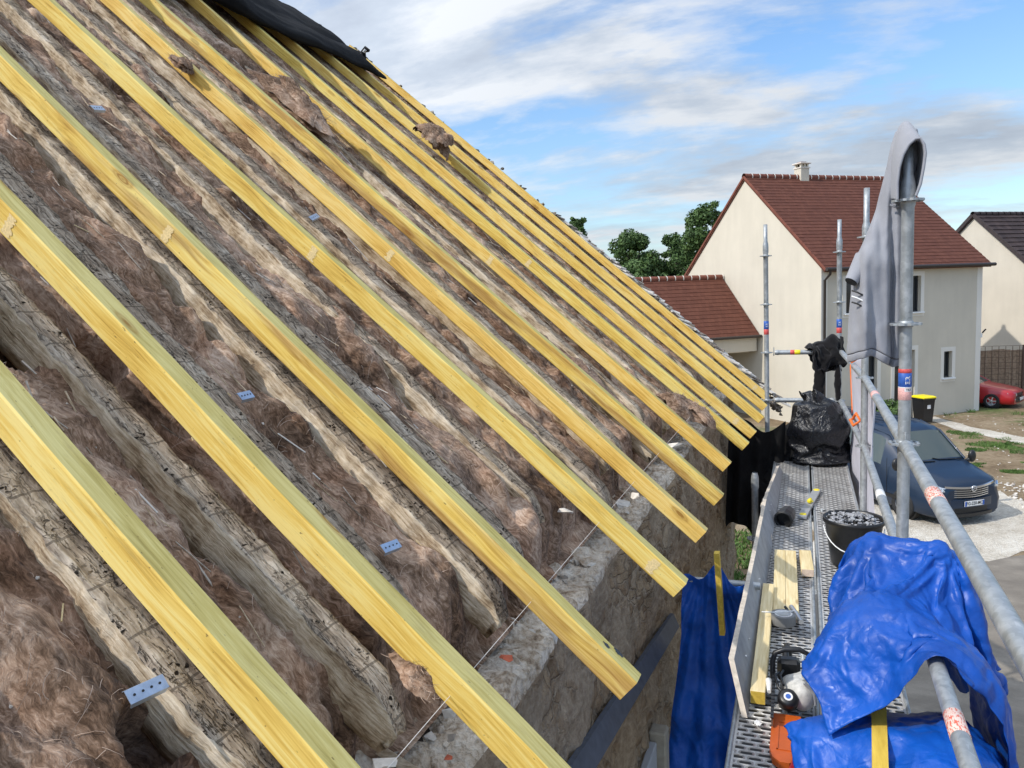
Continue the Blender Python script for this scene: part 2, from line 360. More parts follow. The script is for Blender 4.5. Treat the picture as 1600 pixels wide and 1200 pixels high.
mo = g.ramp(g.noise(c, 28, 5, .7), [(.3, (.27, .20, .135)), (.7, (.52, .415, .30))])
mm = g.rng(g.math('ADD', de, g.math('MULTIPLY', g.math('SUBTRACT', g.noise(c, 11, 5, .7), .5), .34)), .02, .10)
mm = g.math('MULTIPLY', mm, g.math('MULTIPLY', g.rng(g.noise(c, 5.1, 4), .46, .58), .8))
st = g.mix(mm, mo, st); hh = g.math('ADD', g.math('MULTIPLY', mm, .7), g.noise(c, 30, 6, .7))
M['stone'] = g.out(st, .95, normal=g.bump(hh, 1, .03), spec=.1)
g = G('grey_stone'); c = g.geo(); M['verge'] = g.out(g.ramp(g.noise(c, 16, 5, .7), [(.32, (.06, .048, .036)), (.5, (.22, .18, .14)), (.62, (.40, .35, .29)), (.75, (.62, .57, .50))]), .95, normal=g.bump(g.noise(c, 40, 5, .7), 1, .02))
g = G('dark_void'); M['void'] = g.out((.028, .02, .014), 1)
def stucco(name, c):
    g = G(name); p = g.geo(); a = g.noise(p, .8, 4, .6); b = g.noise(p, 90, 3, .6); s = g.noise(g.sc(p, (3, 3, .5)), 1, 5, .6)
    col = g.mix(g.rng(g.math('ADD', g.math('MULTIPLY', a, .6), g.math('MULTIPLY', s, .4)), .35, .65), tuple(t * .93 for t in c), tuple(min(1, t * 1.04) for t in c))
    return g.out(col, .9, normal=g.bump(b, .25, .004), spec=.2)
M['stucco'] = stucco('cream_render', (.60, .545, .44)); M['stucco2'] = stucco('warm_render', (.58, .525, .43)); M['surround'] = stucco('pale_surround', (.74, .70, .62))
def tile(name, a, b, c, w=.17, h=.21):
    g = G(name); p = g.co(); X, Y, Z = g.xyz(p)
    row = g.math('FLOOR', g.math('DIVIDE', Y, h)); off = g.math('MULTIPLY', g.math('FRACT', g.math('MULTIPLY', row, .5)), w)
    tx = g.math('DIVIDE', g.math('ADD', X, off), w); id_ = g.comb(g.math('FLOOR', tx), row, 0); r = g.n('TexWhiteNoise', {'Vector': id_}).outputs['Value']
    col = g.ramp(r, [(0, a), (.5, b), (1, c)]); jn = g.math('GREATER_THAN', g.math('ABSOLUTE', g.math('SUBTRACT', g.math('FRACT', tx), .5)), .47)
    col = g.mix(g.math('MULTIPLY', jn, .6), col, tuple(t * .35 for t in a)); col = g.mix(g.rng(g.noise(p, 1.1, 4), .4, .7, 0, .35), col, c)
    return g.out(col, .75, normal=g.bump(g.noise(p, 60, 3), .3, .004), spec=.25)
M['tile'] = tile('clay_tile', (.098, .034, .021), (.112, .039, .024), (.130, .047, .029)); M['tile2'] = tile('dark_tile', (.030, .021, .021), (.042, .029, .028), (.062, .043, .04), .3, .33)
def flat(name, c, rough=.6, metal=0., nz=0., sc_=40., bump=0., **kw):
    g = G(name); p = g.co(); q = g.noise(p, sc_, 4, .6)
    col = g.mix(g.rng(q, .3, .7), tuple(t * (1 - nz) for t in c), tuple(min(1, t * (1 + nz)) for t in c)) if nz else c
    return g.out(col, rough, metal, normal=g.bump(q, bump, .004) if bump else None, **kw)
M['ridge'] = flat('ridge_tile', (.17, .052, .03), .8, nz=.3, sc_=6); M['ridge2'] = flat('dark_ridge_tile', (.04, .028, .027), .8, nz=.3, sc_=6)
M['white_mortar'] = flat('pale_mortar', (.68, .62, .54), .9, nz=.15)
g = G('galvanised'); p = g.co(); v = g.n('TexVoronoi', {'Vector': p, 'Scale': 55}).outputs['Color']; q = g.noise(p, 14, 5, .65)
stn = g.rng(g.noise(g.sc(p, (5, 5, 1.2)), 3, 4, .7), .52, .72)
col = g.mix(.28, g.ramp(q, [(.3, (.27, .30, .31)), (.55, (.40, .43, .44)), (.75, (.54, .56, .56))]), g.ramp(g.xyz(v)[0], [(0, .25), (1, .6)]))
col = g.mix(g.math('MULTIPLY', stn, .45), col, (.23, .24, .23))
M['galv'] = g.out(col, g.rng(q, .3, .7, .42, .62), .55, normal=g.bump(g.noise(p, 130, 3), .12, .002))
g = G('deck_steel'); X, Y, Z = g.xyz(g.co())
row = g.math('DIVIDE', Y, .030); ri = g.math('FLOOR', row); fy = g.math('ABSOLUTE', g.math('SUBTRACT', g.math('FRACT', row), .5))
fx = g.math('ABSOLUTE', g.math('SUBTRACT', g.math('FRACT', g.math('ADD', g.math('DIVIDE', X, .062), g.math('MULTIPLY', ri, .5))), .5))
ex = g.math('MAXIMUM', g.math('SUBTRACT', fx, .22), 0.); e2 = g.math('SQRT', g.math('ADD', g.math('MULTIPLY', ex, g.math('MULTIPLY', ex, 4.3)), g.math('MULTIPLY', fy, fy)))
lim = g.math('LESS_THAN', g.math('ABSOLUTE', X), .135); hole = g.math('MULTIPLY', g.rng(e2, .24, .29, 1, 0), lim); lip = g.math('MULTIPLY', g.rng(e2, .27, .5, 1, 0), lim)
dst = g.noise(g.co(), 5, 5, .65); col = g.mix(hole, g.ramp(g.math('ADD', g.math('MULTIPLY', dst, .7), g.math('MULTIPLY', g.noise(g.co(), 60, 3), .3)), [(.32, (.30, .27, .24)), (.5, (.50, .49, .47)), (.68, (.68, .67, .64))]), (.022, .021, .02))  # slots painted near-black: the shade inside them, on an unbroken plate
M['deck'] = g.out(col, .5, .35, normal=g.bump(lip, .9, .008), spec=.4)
g = G('blue_tarpaulin'); p = g.geo(); q = g.noise(p, 3.1, 4, .6)
col = g.ramp(q, [(.3, (.003, .050, .27)), (.6, (.005, .082, .42)), (.8, (.012, .12, .52))])
fr = g.rng(g.noise(p, 26, 5, .7), .62, .74); col = g.mix(g.math('MULTIPLY', fr, .22), col, (.18, .25, .62))
def crease(s, dd): return g.rng(g.math('ABSOLUTE', g.math('SUBTRACT', g.noise(p, s, 3, .55, dd), .5)), 0, .11)
hc = g.math('ADD', g.math('MULTIPLY', crease(4.2, .5), .9), g.math('ADD', g.math('MULTIPLY', crease(13, .3), .22), g.math('MULTIPLY', g.noise(p, 60, 3, .5), .10)))
M['tarp'] = g.out(col, g.rng(g.noise(p, 20, 4), .3, .7, .34, .55), normal=g.bump(hc, .5, .008), spec=.35)
def cloth(name, a, b, weave=900., bump=.25, rough=.95, sheen=.2):
    g = G(name); p = g.geo(); q = g.noise(p, 8, 4, .6); k = g.noise(p, weave * .4, 2); return g.out(g.ramp(g.math('ADD', g.math('MULTIPLY', q, .7), g.math('MULTIPLY', k, .3)), [(.35, a), (.65, b)]), rough, normal=g.bump(g.math('ADD', k, g.noise(p, 40, 3)), bump, .004), Sheen_Weight=sheen, spec=.15)
M['grey_cloth'] = cloth('grey_jersey', (.27, .275, .30), (.335, .34, .365)); M['black_cloth'] = cloth('black_cloth', (.006, .006, .007), (.014, .013, .014)); M['white_sheet'] = cloth('white_sheeting', (.50, .49, .56), (.60, .59, .66), 300, .15, .7)
M['felt'] = cloth('black_sheet', (.007, .007, .008), (.014, .014, .014), 200, .5, .9, .0)
g = G('black_polythene'); p = g.geo(); M['bag'] = g.out((.006, .007, .010), g.rng(g.noise(p, 9, 3), .3, .7, .16, .34), normal=g.bump(g.noise(g.sc(p, (1, 1, .55)), 34, 5, .6, .6), .65, .02), spec=.5)
M['black_plastic'] = flat('black_plastic', (.012, .012, .013), .38, nz=.3, bump=.1); M['black_rubber'] = flat('rubber', (.014, .014, .014), .8, nz=.2)
M['toe'] = flat('grey_board', (.33, .34, .355), .8, nz=.2, sc_=11, bump=.35); M['toe_edge'] = flat('raw_board_edge', (.58, .51, .42), .9, nz=.2, sc_=30, bump=.4)
M['scuff'] = flat('pale_scuff', (.78, .60, .29), .85, nz=.2, sc_=150)
M['white'] = flat('white_paint', (.78, .78, .76), .5); M['label_white'] = flat('label_white', (.75, .74, .72), .5, nz=.1, sc_=120)
M['red'] = flat('label_red', (.62, .09, .08), .5, nz=.35, sc_=200); M['pink'] = flat('worn_label', (.72, .40, .36), .6, nz=.35, sc_=260); M['blue'] = flat('label_blue', (.03, .11, .42), .5, nz=.2); M['yellow'] = flat('yellow_plastic', (.86, .70, .015), .4); M['orange'] = flat('orange_plastic', (.52, .10, .012), .4, nz=.1, sc_=30)
M['orange_web'] = flat('orange_webbing', (.80, .17, .03), .8, nz=.1); M['zinc'] = flat('zinc_plate', (.50, .58, .68), .36, .75, nz=.15, sc_=60); M['black'] = flat('black', (.008, .008, .008), .5)
M['dark_red'] = flat('red_case', (.32, .012, .02), .4); M['silver'] = flat('silver', (.62, .62, .62), .3, .8); M['offwhite'] = flat('grey_white_plastic', (.52, .51, .47), .45, nz=.25, sc_=40); M['midgrey'] = flat('grey_plastic', (.30, .31, .32), .45, nz=.1)
M['tape'] = flat('grey_tape', (.20, .20, .195), .5, nz=.08); M['string'] = flat('string', (.72, .68, .62), .8); M['string_dark'] = flat('tie_wire', (.10, .08, .07), .8)
g = G('glass_dark'); M['glass'] = g.out((.018, .022, .026), .06, spec=.6)
M['car_glass'] = flat('car_glass', (.055, .075, .075), .05, spec=.6); M['frame_dark'] = flat('dark_frame', (.025, .027, .03), .4); M['gutter'] = flat('gutter', (.03, .022, .018), .45, nz=.1)
g = G('van_blue'); M['van'] = g.out((.0025, .016, .042), .36, .0, Coat_Weight=.2, Coat_Roughness=.08, spec=.5); g = G('car_red'); M['car_red'] = g.out((.36, .008, .014), .34, Coat_Weight=.4)
M['chrome'] = flat('chrome', (.7, .71, .73), .16, 1.); M['lamp'] = flat('headlamp', (.55, .58, .60), .12, .4); M['tyre'] = M['black_rubber']; M['plate'] = flat('number_plate', (.74, .74, .72), .4)
M['slate'] = flat('slate_flashing', (.055, .066, .088), .55, nz=.25, sc_=20, bump=.3); M['panel'] = stucco('grey_panel', (.36, .38, .41)); M['post'] = flat('beige_post', (.34, .31, .25), .8, nz=.2, sc_=15)
M['chips'] = flat('chips', (.42, .37, .31), .95, nz=.4, sc_=25); M['brick_red'] = flat('brick', (.42, .10, .05), .9, nz=.25); M['pale_chip'] = flat('pale_chip', (.62, .58, .52), .95, nz=.2); M['grit'] = flat('white_grit', (.26, .26, .27), .7, nz=.8, sc_=60)
M['reed'] = flat('reed_panel', (.31, .22, .145), .9, nz=.35, sc_=9, bump=.5); M['rust'] = flat('rusty_wire', (.11, .065, .042), .7)
g = G('bark'); p = g.co(); M['bark'] = g.out(g.ramp(g.noise(g.sc(p, (8, 8, 2)), 1, 5, .65), [(.3, (.05, .04, .03)), (.7, (.15, .12, .09))]), .95)
def leaf(name, a, b):
    g = G(name); t = g.ramp(g.n('TexWhiteNoise', {'Vector': g.vm('SNAP', g.geo(), (.45, .45, .45))}).outputs['Value'], [(0, a), (1, b)])
    return g.out(t, .6, spec=.25, Subsurface_Weight=0.)
M['leaf'] = leaf('leaf_dark', (.032, .065, .016), (.080, .140, .038)); M['leaf2'] = leaf('leaf_mid', (.045, .085, .022), (.105, .165, .048)); M['grass'] = leaf('grass', (.05, .105, .02), (.12, .20, .05))
g = G('earth'); p = g.geo(); a = g.noise(p, .55, 5, .6); b = g.noise(p, 7, 6, .7); e = g.noise(p, 45, 3, .7)
col = g.ramp(g.math('ADD', g.math('MULTIPLY', a, .45), g.math('ADD', g.math('MULTIPLY', b, .4), g.math('MULTIPLY', e, .15))), [(.36, (.15, .105, .065)), (.48, (.27, .20, .125)), (.56, (.36, .28, .185)), (.68, (.50, .42, .31))])
gm = g.rng(g.math('ADD', g.noise(p, .16, 4, .6), g.math('MULTIPLY', g.noise(p, 2.5, 4, .7), .25)), .66, .75); col = g.mix(g.math('MULTIPLY', gm, .85), col, g.ramp(b, [(.35, (.06, .10, .025)), (.7, (.16, .21, .07))]))
M['earth'] = g.out(col, .95, normal=g.bump(g.math('ADD', b, e), .9, .05), spec=.1)
g = G('limestone_gravel'); p = g.geo(); b = g.noise(p, 3, 6, .7); e = g.vor(p, 34, out='Color'); a = g.noise(p, .6, 4, .6)
col = g.ramp(g.math('ADD', g.math('MULTIPLY', a, .5), g.math('ADD', g.math('MULTIPLY', b, .35), g.math('MULTIPLY', g.xyz(e)[0], .15))), [(.34, (.36, .31, .24)), (.5, (.55, .50, .42)), (.66, (.70, .66, .58))])
M['gravel'] = g.out(col, .95, normal=g.bump(g.math('ADD', b, g.vor(p, 34)), .8, .03), spec=.1)
g = G('dusty_road'); p = g.geo(); b = g.noise(g.sc(p, (1, 1.6, 1)), 1.6, 6, .65); e = g.noise(p, 60, 3, .7); a = g.noise(p, .5, 4, .6)
col = g.ramp(g.math('ADD', g.math('MULTIPLY', a, .35), g.math('ADD', g.math('MULTIPLY', b, .5), g.math('MULTIPLY', e, .15))), [(.36, (.15, .13, .108)), (.5, (.21, .185, .152)), (.64, (.30, .265, .22))])
M['road'] = g.out(col, .85, normal=g.bump(g.math('ADD', b, e), .35, .01), spec=.25)
def stripes(name):   # worn sticker: red over pale, broken lines of print
    g = G(name); p = g.co(); X, Y, Z = g.xyz(p); l = g.math('GREATER_THAN', g.noise(g.sc(p, (260, 260, 70)), 1, 2), .54); return g.out(g.mix(l, (.72, .55, .47), (.62, .12, .07)), .6)
M['worn'] = stripes('worn_sticker')
# ------------------------------------------------------------------ draped sheets: let a cloth fall over the load, keep the resting shape, remove the load
DZ = 3.45
def settle(P, ells=(), tubes=(), boxes=(), frames=50, bend=.04, mass=.1, shrink=-.15, closed=False, dmin=.006, quality=6):
    helpers = []
    for c, r in ells:
        bm = bmesh.new(); bmesh.ops.create_uvsphere(bm, u_segments=28, v_segments=16, radius=1, matrix=Matrix.Translation(c) @ Matrix.Diagonal((*r, 1)))
        me = bpy.data.meshes.new('load'); bm.to_mesh(me); bm.free(); o = bpy.data.objects.new('load', me); COL.objects.link(o); helpers.append(o)
    for a, b, r in tubes: helpers.append(MB().tube([a, b], r, M['galv'], 14).build('load'))
    for c, q in boxes: helpers.append(MB().box(c, q, M['galv']).build('load'))
    for o in helpers: o.modifiers.new('hit', 'COLLISION'); o.collision.thickness_outer = .008; o.collision.cloth_friction = 20
    mb = MB(); mb.grid(P, M['galv'], True, closed); o = mb.build('cloth'); cm = o.modifiers.new('cloth', 'CLOTH'); s = cm.settings
    s.quality = quality; s.mass = mass; s.tension_stiffness = s.compression_stiffness = 30; s.shear_stiffness = 15; s.bending_stiffness = bend; s.air_damping = 1.5; s.tension_damping = 8; s.bending_damping = .6; s.shrink_min = shrink
    cc = cm.collision_settings; cc.use_collision = True; cc.distance_min = dmin; cc.use_self_collision = True; cc.self_distance_min = .004; cc.collision_quality = 3
    cm.point_cache.frame_start = 1; cm.point_cache.frame_end = frames; SC.frame_start = 1; SC.frame_end = frames
    for f in range(1, frames + 1): SC.frame_set(f)
    me = o.evaluated_get(bpy.context.evaluated_depsgraph_get()).data; n = len(me.vertices); a = np.empty(n * 3); me.vertices.foreach_get('co', a); a = a.reshape(np.asarray(P).shape)
    for h in helpers + [o]: q = h.data; bpy.data.objects.remove(h); bpy.data.meshes.remove(q)
    SC.frame_set(1); return a
SHAPES = {}
PLATE = [((.075, 2.5, 3.42), (.66, 4, .06))]; LOWRAIL = [((.385, 1.0, 3.95), (.40, 3.55, 3.95), .026)]
u, v = np.meshgrid(np.linspace(0, 1, 84), np.linspace(0, 1, 78), indexing='ij')
x = -.08 + 1.02 * u + .03 * pn(u * 5, v * 5, 9); y = 2.45 + 1.02 * v + .03 * pn(u * 5, v * 5, 13) - .22 * np.clip((u - .55) * 3, 0, 1) * (1 - v)
z = 4.24 + .03 * np.sin(u * 11 + 3 * pn(v * 2, u * 2, 1)) + .03 * np.sin(v * 13 + 3 * pn(u * 2, v * 2, 5)) + .05 * pn(u * 4, v * 4, 3)
SHAPES['pile'] = settle(np.stack([x, y, z], -1), [((.27, 3.19, 3.88), (.11, .12, .27)), ((.48, 3.10, 3.86), (.09, .08, .30)), ((.25, 2.80, 3.72), (.20, .20, .32)), ((.07, 2.72, 3.66), (.13, .13, .15)), ((.42, 2.66, 3.72), (.18, .20, .26)), ((.25, 2.62, 3.60), (.22, .13, .17))], LOWRAIL, PLATE, 58, .25, .12, -.07)
u, v = np.meshgrid(np.linspace(0, 1, 64), np.linspace(0, 1, 70), indexing='ij')
x = -.06 + .78 * u; y = 1.85 + 1.15 * v; z = 3.84 + .02 * np.sin(u * 9 + 2 * pn(v * 3, u * 3, 1)) + .02 * np.sin(v * 12 + 2 * pn(u * 3, v * 3, 5)) + .04 * pn(u * 5, v * 7, 3)
SHAPES['fold'] = settle(np.stack([x, y, z], -1), [((.24, 2.62, 3.54), (.16, .2, .15)), ((.07, 2.62, 3.54), (.10, .12, .13)), ((.24, 2.25, 3.50), (.22, .36, .13)), ((.42, 2.55, 3.56), (.16, .30, .16))], LOWRAIL, PLATE, 40, .2, .12, -.07)
u, v = np.meshgrid(np.linspace(0, 1, 44), np.linspace(0, 1, 48), indexing='ij'); hp = lambda px, py, Y: tuple(onY(px, py, Y))
x = -.85 + .95 * u; y = 7.2 + 1.6 * v; z = 4.0 + .1 * np.sin(u * 14 + 2 * pn(v * 3, u * 3, 1)) + .1 * np.sin(v * 17) + .1 * pn(u * 7, v * 7, 3)
SHAPES['heap'] = settle(np.stack([x, y, z], -1), [(hp(1200, 700, 8.2), (.2, .2, .14)), (hp(1188, 735, 8.0), (.18, .23, .26)), (hp(1225, 690, 8.0), (.14, .18, .16)), (hp(1175, 790, 7.8), (.12, .23, .38)), (hp(1232, 675, 8.25), (.12, .14, .10))], (), (), 45, .6, .2, -.2)
t = np.linspace(0, 1, 44); a = np.linspace(0, 2 * np.pi, 56, endpoint=False); A, T = np.meshgrid(a, t, indexing='ij'); ks = [0, .06, .2, .6, .8, .9, 1]
rad = .262 * np.interp(T, ks, [.02, .7, 1, .98, .72, .40, .34]); hz = np.interp(T, ks, [.012, .012, .10, .45, .63, .70, .80])
P = np.stack([.155 + rad * np.cos(A) - .1 * np.clip(T - .6, 0, 1), 7.78 + rad * .92 * np.sin(A), DZ + hz * 1.08 + .012 * np.sin(A * 5) * (T > .9)], -1)
SHAPES['bag'] = settle(P, [((.155, 7.78, DZ + .21), (.205, .185, .21)), ((.165, 7.78, DZ + .42), (.185, .165, .18)), ((.10, 7.75, DZ + .52), (.09, .08, .08)), ((.2, 7.78, DZ + .52), (.10, .09, .08))], (), [((.075, 7.5, DZ - .03), (2, 4, .06))], 36, .06, .08, -.13, True, .004)
# the jacket: a doubled cloth thrown over the end rail
u, v = np.meshgrid(np.linspace(0, 1, 40), np.linspace(0, 1, 54), indexing='ij'); x = .10 + .24 * u + .03 * pn(v * 4, u * 2, 3); y = 8.14 + .62 * v + .02 * pn(u * 6, v * 6, 2); z = 4.62 + .03 * np.sin(u * 19 + v * 4) + .05 * pn(u * 5, v * 5, 8) + .10 * (1 - np.abs(v - .5) * 2)
SHAPES['jacket'] = settle(np.stack([x, y, z], -1), [((.17, 8.42, 4.47), (.10, .05, .07)), ((.29, 8.42, 4.50), (.05, .05, .12))], [((-.3, 8.45, 4.45), (.37, 8.45, 4.45), .03)], (), 42, .15, .15, -.22)
print('cloths settled')
# ------------------------------------------------------------------ the stripped roof: its own frame (x down the slope, y along the eave, n out of the slope)
AL = R(41.2); CA, SA = math.cos(AL), math.sin(AL); E0 = np.array([-.36, 0, 4.04])
DN, NN = np.array([CA, 0, -SA]), np.array([SA, 0, CA])
def rp(u, y, n): return E0 - DN * u + np.array([0, y, 0]) + NN * n
def roofm(u, y, n, k=0.):
    a = math.atan(k); m = Matrix([[DN[0], 0, NN[0]], [0, 1, 0], [DN[2], 0, NN[2]]]) @ Matrix.Rotation(-a, 3, 'Z')
    return Matrix.Translation(rp(u, y, n)) @ m.to_4x4()
def onroof(px, py, n=0.):
    q = onp(px, py, NN, NN @ E0 + n) - E0; return -(q @ DN), q[1]
URIDGE = 6.5
def tuck(mb, L, w_, h, seg, wob, seed, side='new_side'):
    """a sawn timber: x from -L to 0, y from -w to 0, z from -h to 0, very slightly bowed, edges eased"""
    e = .004; ring = [(-w_, -e, 0), (-w_ + e, 0, 1), (-w_ / 2, 0, 1), (-e, 0, 1), (0, -e, 0), (0, -h + e, 0), (-e, -h, 0), (-w_ + e, -h, 0), (-w_, -h + e, 0), (-w_, -h * .5, 0)]
    xs = np.linspace(-L, 0, seg); n = len(ring); vs, f0, f1 = [], [], []
    dy = wob * fbm(xs * .5 + seed, seed * 3.1 + xs * 0, 0, 2); dz = wob * .5 * fbm(xs * .6 + seed, seed * 7.7 + xs * 0, 4, 2)
    dy -= dy[-1]; dz -= dz[-1]
    for i, x in enumerate(xs):
        for q in ring: vs.append((x, q[0] + dy[i], q[1] + dz[i]))
    for i in range(seg - 1):
        for j in range(n):
            q = (i * n + j, (i + 1) * n + j, (i + 1) * n + (j + 1) % n, i * n + (j + 1) % n); (f0 if j in (1, 2) else f1).append(q)
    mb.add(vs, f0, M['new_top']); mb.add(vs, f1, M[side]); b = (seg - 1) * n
    mb.add(vs[b:], [list(range(n))[::-1]], M['new_end']); mb.add(vs[:n], [list(range(n))], M['new_end'])
NEW = [  # y at the eave, skew, foot, label
    (1.04, .028, .06, 'nearest new yellow rafter, crossing the bottom left corner with its broad pale top'),
    (1.468, .024, .10, 'second new yellow rafter from the viewer, its foot running out of the picture bottom'),
    (1.99, .029, .066, 'third new rafter, its orange streaked foot with black smudges ending over the stone wall'),
    (2.785, 0., .04, 'new yellow rafter whose foot ends in front of the hanging blue tarpaulin'),
    (3.42, .026, .04, 'new yellow rafter next beyond the one ending by the hanging blue tarpaulin'),
    (4.08, 0., .027, 'slightly orange new rafter in the middle of the roof, fifth rafter foot along the wall'),
    (4.79, .031, .053, 'new rafter with the shortest foot, middle of the row of new rafters'),
    (5.67, -.005, -.013, 'new rafter coming out from under the black sheet and ending above the black cloth heap'),
    (6.23, 0., -.04, 'new rafter carrying the large brown lump of wool near its top'),
    (7.08, -.01, -.066, 'third farthest of the new rafters, its foot over the black cloth heap'),
    (7.79, 0., -.066, 'second farthest of the new rafters, close beside the last one'),
    (8.5, .03, -.066, 'farthest new rafter, along the ragged stone verge of the roof')]
for i, (yb, k, ub, lab) in enumerate(NEW):
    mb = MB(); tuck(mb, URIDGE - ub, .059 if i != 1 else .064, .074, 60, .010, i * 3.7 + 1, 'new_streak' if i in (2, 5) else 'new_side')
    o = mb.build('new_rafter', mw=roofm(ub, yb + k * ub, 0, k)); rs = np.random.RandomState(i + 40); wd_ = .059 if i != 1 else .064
    marks = ([-.13 - .02 * (i % 3)] if i in (3, 8, 11) else []) + {3: [ub - onroof(488, 385)[0]], 4: [ub - onroof(592, 388)[0]], 2: [ub - onroof(262, 352)[0]], 1: [ub - onroof(22, 335)[0]], 6: [ub - onroof(815, 405)[0]], 7: [ub - onroof(860, 408)[0]]}.get(i, [])
    for x0 in marks:   # pale scuffed bands where straps or labels have been pulled off
        mm = MB(); zs = np.linspace(-.066, -.008, 14)
        P = [[(x0 + s * (.017 + .004 * rs.normal()), 0, q) for q in zs] for s in (-1, 1)]; gx = np.linspace(-(URIDGE - ub), 0, 60)
        sd = i * 3.7 + 1; f_ = lambda t: .010 * fbm(t * .5 + sd, sd * 3.1 + t * 0, 0, 2); g_ = lambda t: .005 * fbm(t * .6 + sd, sd * 7.7 + t * 0, 4, 2); z_ = np.zeros(1); yy0 = float(f_(np.array([x0]))[0] - f_(z_)[0]); zz0 = float(g_(np.array([x0]))[0] - g_(z_)[0])
        mm.grid([[(x, -wd_ + yy0 - .0012, q + zz0) for x, _, q in r] for r in P], M['scuff'], False); mm.build('scuff_mark', o)
    if i == 2:
        for px, py, r_ in ((948, 1009, .011), (966, 1020, .014)):
            u_, y_ = onroof(px, py); mm = MB(); mm.add([(ub - u_ + r_ * 1.3 * math.cos(t) * rs.uniform(.6, 1.1), y_ - (yb + k * u_) + r_ * .8 * math.sin(t) * rs.uniform(.6, 1.1), .0012) for t in np.linspace(0, 6.28, 22)[:-1]], [list(range(21))], M['frame_dark']); mm.build('smudge', o)
    tag(o, lab, 'rafter', 'new yellow rafters laid up the roof slope')
OLD = [(.57, .02, .10), (1.0, 0., .10), (1.338, .012, .078), (1.63, .05, .10), (1.97, .05, .10), (2.25, .05, .09), (2.60, .02, .085), (3.17, .02, .11), (3.52, .0, .09), (3.83, .03, .10), (4.27, .0, .09),
       (4.65, .02, .10), (5.0, .0, .09), (5.42, .01, .10), (5.86, 0., .09), (6.12, .01, .10), (6.55, 0., .10), (6.92, .01, .09), (7.32, 0., .10), (7.60, 0., .09), (8.02, .02, .09), (8.3, .02, .09)]
OLDL = ['grey end of the weathered old rafter cut off by the bottom left corner', 'cracked old rafter tucked under the nearest new yellow rafter, a zinc plate fixed to it',
        'old rafter pitted with nail holes, midway between the two nearest new rafters', 'grey old rafter along the far side of the second new rafter', 'old rafter with a pale sandy flank, just before the third new rafter',
        'grey cracked old rafter just beyond the third new rafter', 'old rafter with a pale worn edge, between new rafters three and four from the viewer']
OLDL += ['old rafter between new rafters %s' % q for q in
         ('4 and 5 from the viewer, nearer one', '4 and 5 from the viewer, farther one', '5 and 6 from the viewer', '6 and 7 from the viewer, nearer one', '6 and 7 from the viewer, farther one', '7 and 8 from the viewer, nearer one', '7 and 8 from the viewer, farther one',
          '8 and 9 from the viewer, nearer one', '8 and 9 from the viewer, farther one', '9 and 10 from the viewer, nearer one', '9 and 10 from the viewer, farther one', '10 and 11 from the viewer, nearer one', '10 and 11 from the viewer, farther one', '11 and 12 from the viewer, nearer one', '11 and 12 from the viewer, farther one')]
NOLD = -.088
for i, ((yc, k, w_), lab) in enumerate(zip(OLD, OLDL)):
    w_ *= .94
    u0 = .50 + .09 * math.sin(i * 2.3 + 1); L = URIDGE - u0; near = yc < 3; seg = int(L / (.011 if near else .03)); hh = .115
    xs = np.linspace(-L, 0, seg); top = 9 if near else 5; ring = [(a, 0., 0) for a in np.linspace(-.5, .5, top)] + [(.5, b, 1) for b in (-.12, -.4, -.7)] + [(.5, -1, 1), (-.5, -1, 1)] + [(-.5, b, 1) for b in (-.7, -.4, -.12)]
    ry = np.array([q[0] for q in ring]); rz = np.array([q[1] for q in ring]); X, A = np.meshgrid(xs, ry, indexing='ij'); Z = np.tile(rz, (seg, 1)) * hh
    tap = 1 - .35 * np.clip((X + .16) / .16, 0, 1) ** 2; Yc = A * w_ * tap
    sd = i * 5.3; edge = np.abs(A) > .45
    Yc = Yc + .010 * fbm(X * 1.6, sd, 0, 2) + np.sign(A) * (.006 * fbm(X * 11, A * .8 + sd, 3, 3) - .004 * np.abs(fbm(X * 31, A + sd, 6, 2))) * (np.abs(A) > .3)
    Z = Z + .007 * fbm(X * 1.3, sd + 4, 0, 2) + (.0045 * fbm(X * 16, A * 4 + sd, 2, 4) - .006 * np.abs(pn(X * 24, A * 7 + sd, 5)) - .012 * np.clip(pn(X * 6, A * 3 + sd, 9) - .28, 0, 1)) * (Z > -.02) - .012 * edge * np.clip(fbm(X * 9, A * 3 + sd, 8, 3) + .15, 0, 1) * (Z > -.05)
    Z = Z - .05 * np.clip((X + .13) / .13, 0, 1) ** 2 * (A * 0 + 1) * (Z > -.06)
    X = X + .012 * fbm(A * 4, Z * 30, sd, 3) * (X > -.03)
    P = np.stack([X, Yc, Z], -1); n = len(ring); V = P.reshape(-1, 3); ii, jj = np.meshgrid(np.arange(seg - 1), np.arange(n), indexing='ij'); j2 = (jj + 1) % n
    F = np.stack([ii * n + jj, ii * n + j2, (ii + 1) * n + j2, (ii + 1) * n + jj], -1).reshape(-1, 4)[:, ::-1]; mi = (jj >= top - 1).astype(int).ravel()
    ce = len(V); V = np.vstack([V, V[(seg - 1) * n:].mean(0), V[:n].mean(0)]); l = (seg - 1) * n
    cap = np.array([[l + j, l + (j + 1) % n, ce, ce] for j in range(n)])
    me = bpy.data.meshes.new('old_rafter'); me.from_pydata(V.tolist(), [], F.tolist() + [(c[0], c[2], c[1]) for c in cap.tolist()])
    me.materials.append(M['old_top']); me.materials.append(M['old_side']); me.polygons.foreach_set('material_index', np.r_[mi, np.ones(n, int)].astype(np.int32)); me.polygons.foreach_set('use_smooth', np.full(len(me.polygons), True)); me.update()
    o = bpy.data.objects.new('old_rafter', me); COL.objects.link(o); o.matrix_world = roofm(u0, yc + k * (u0 - 1.4), NOLD, k)
    tag(o, lab, 'old rafter', 'weathered old rafters under the new ones')
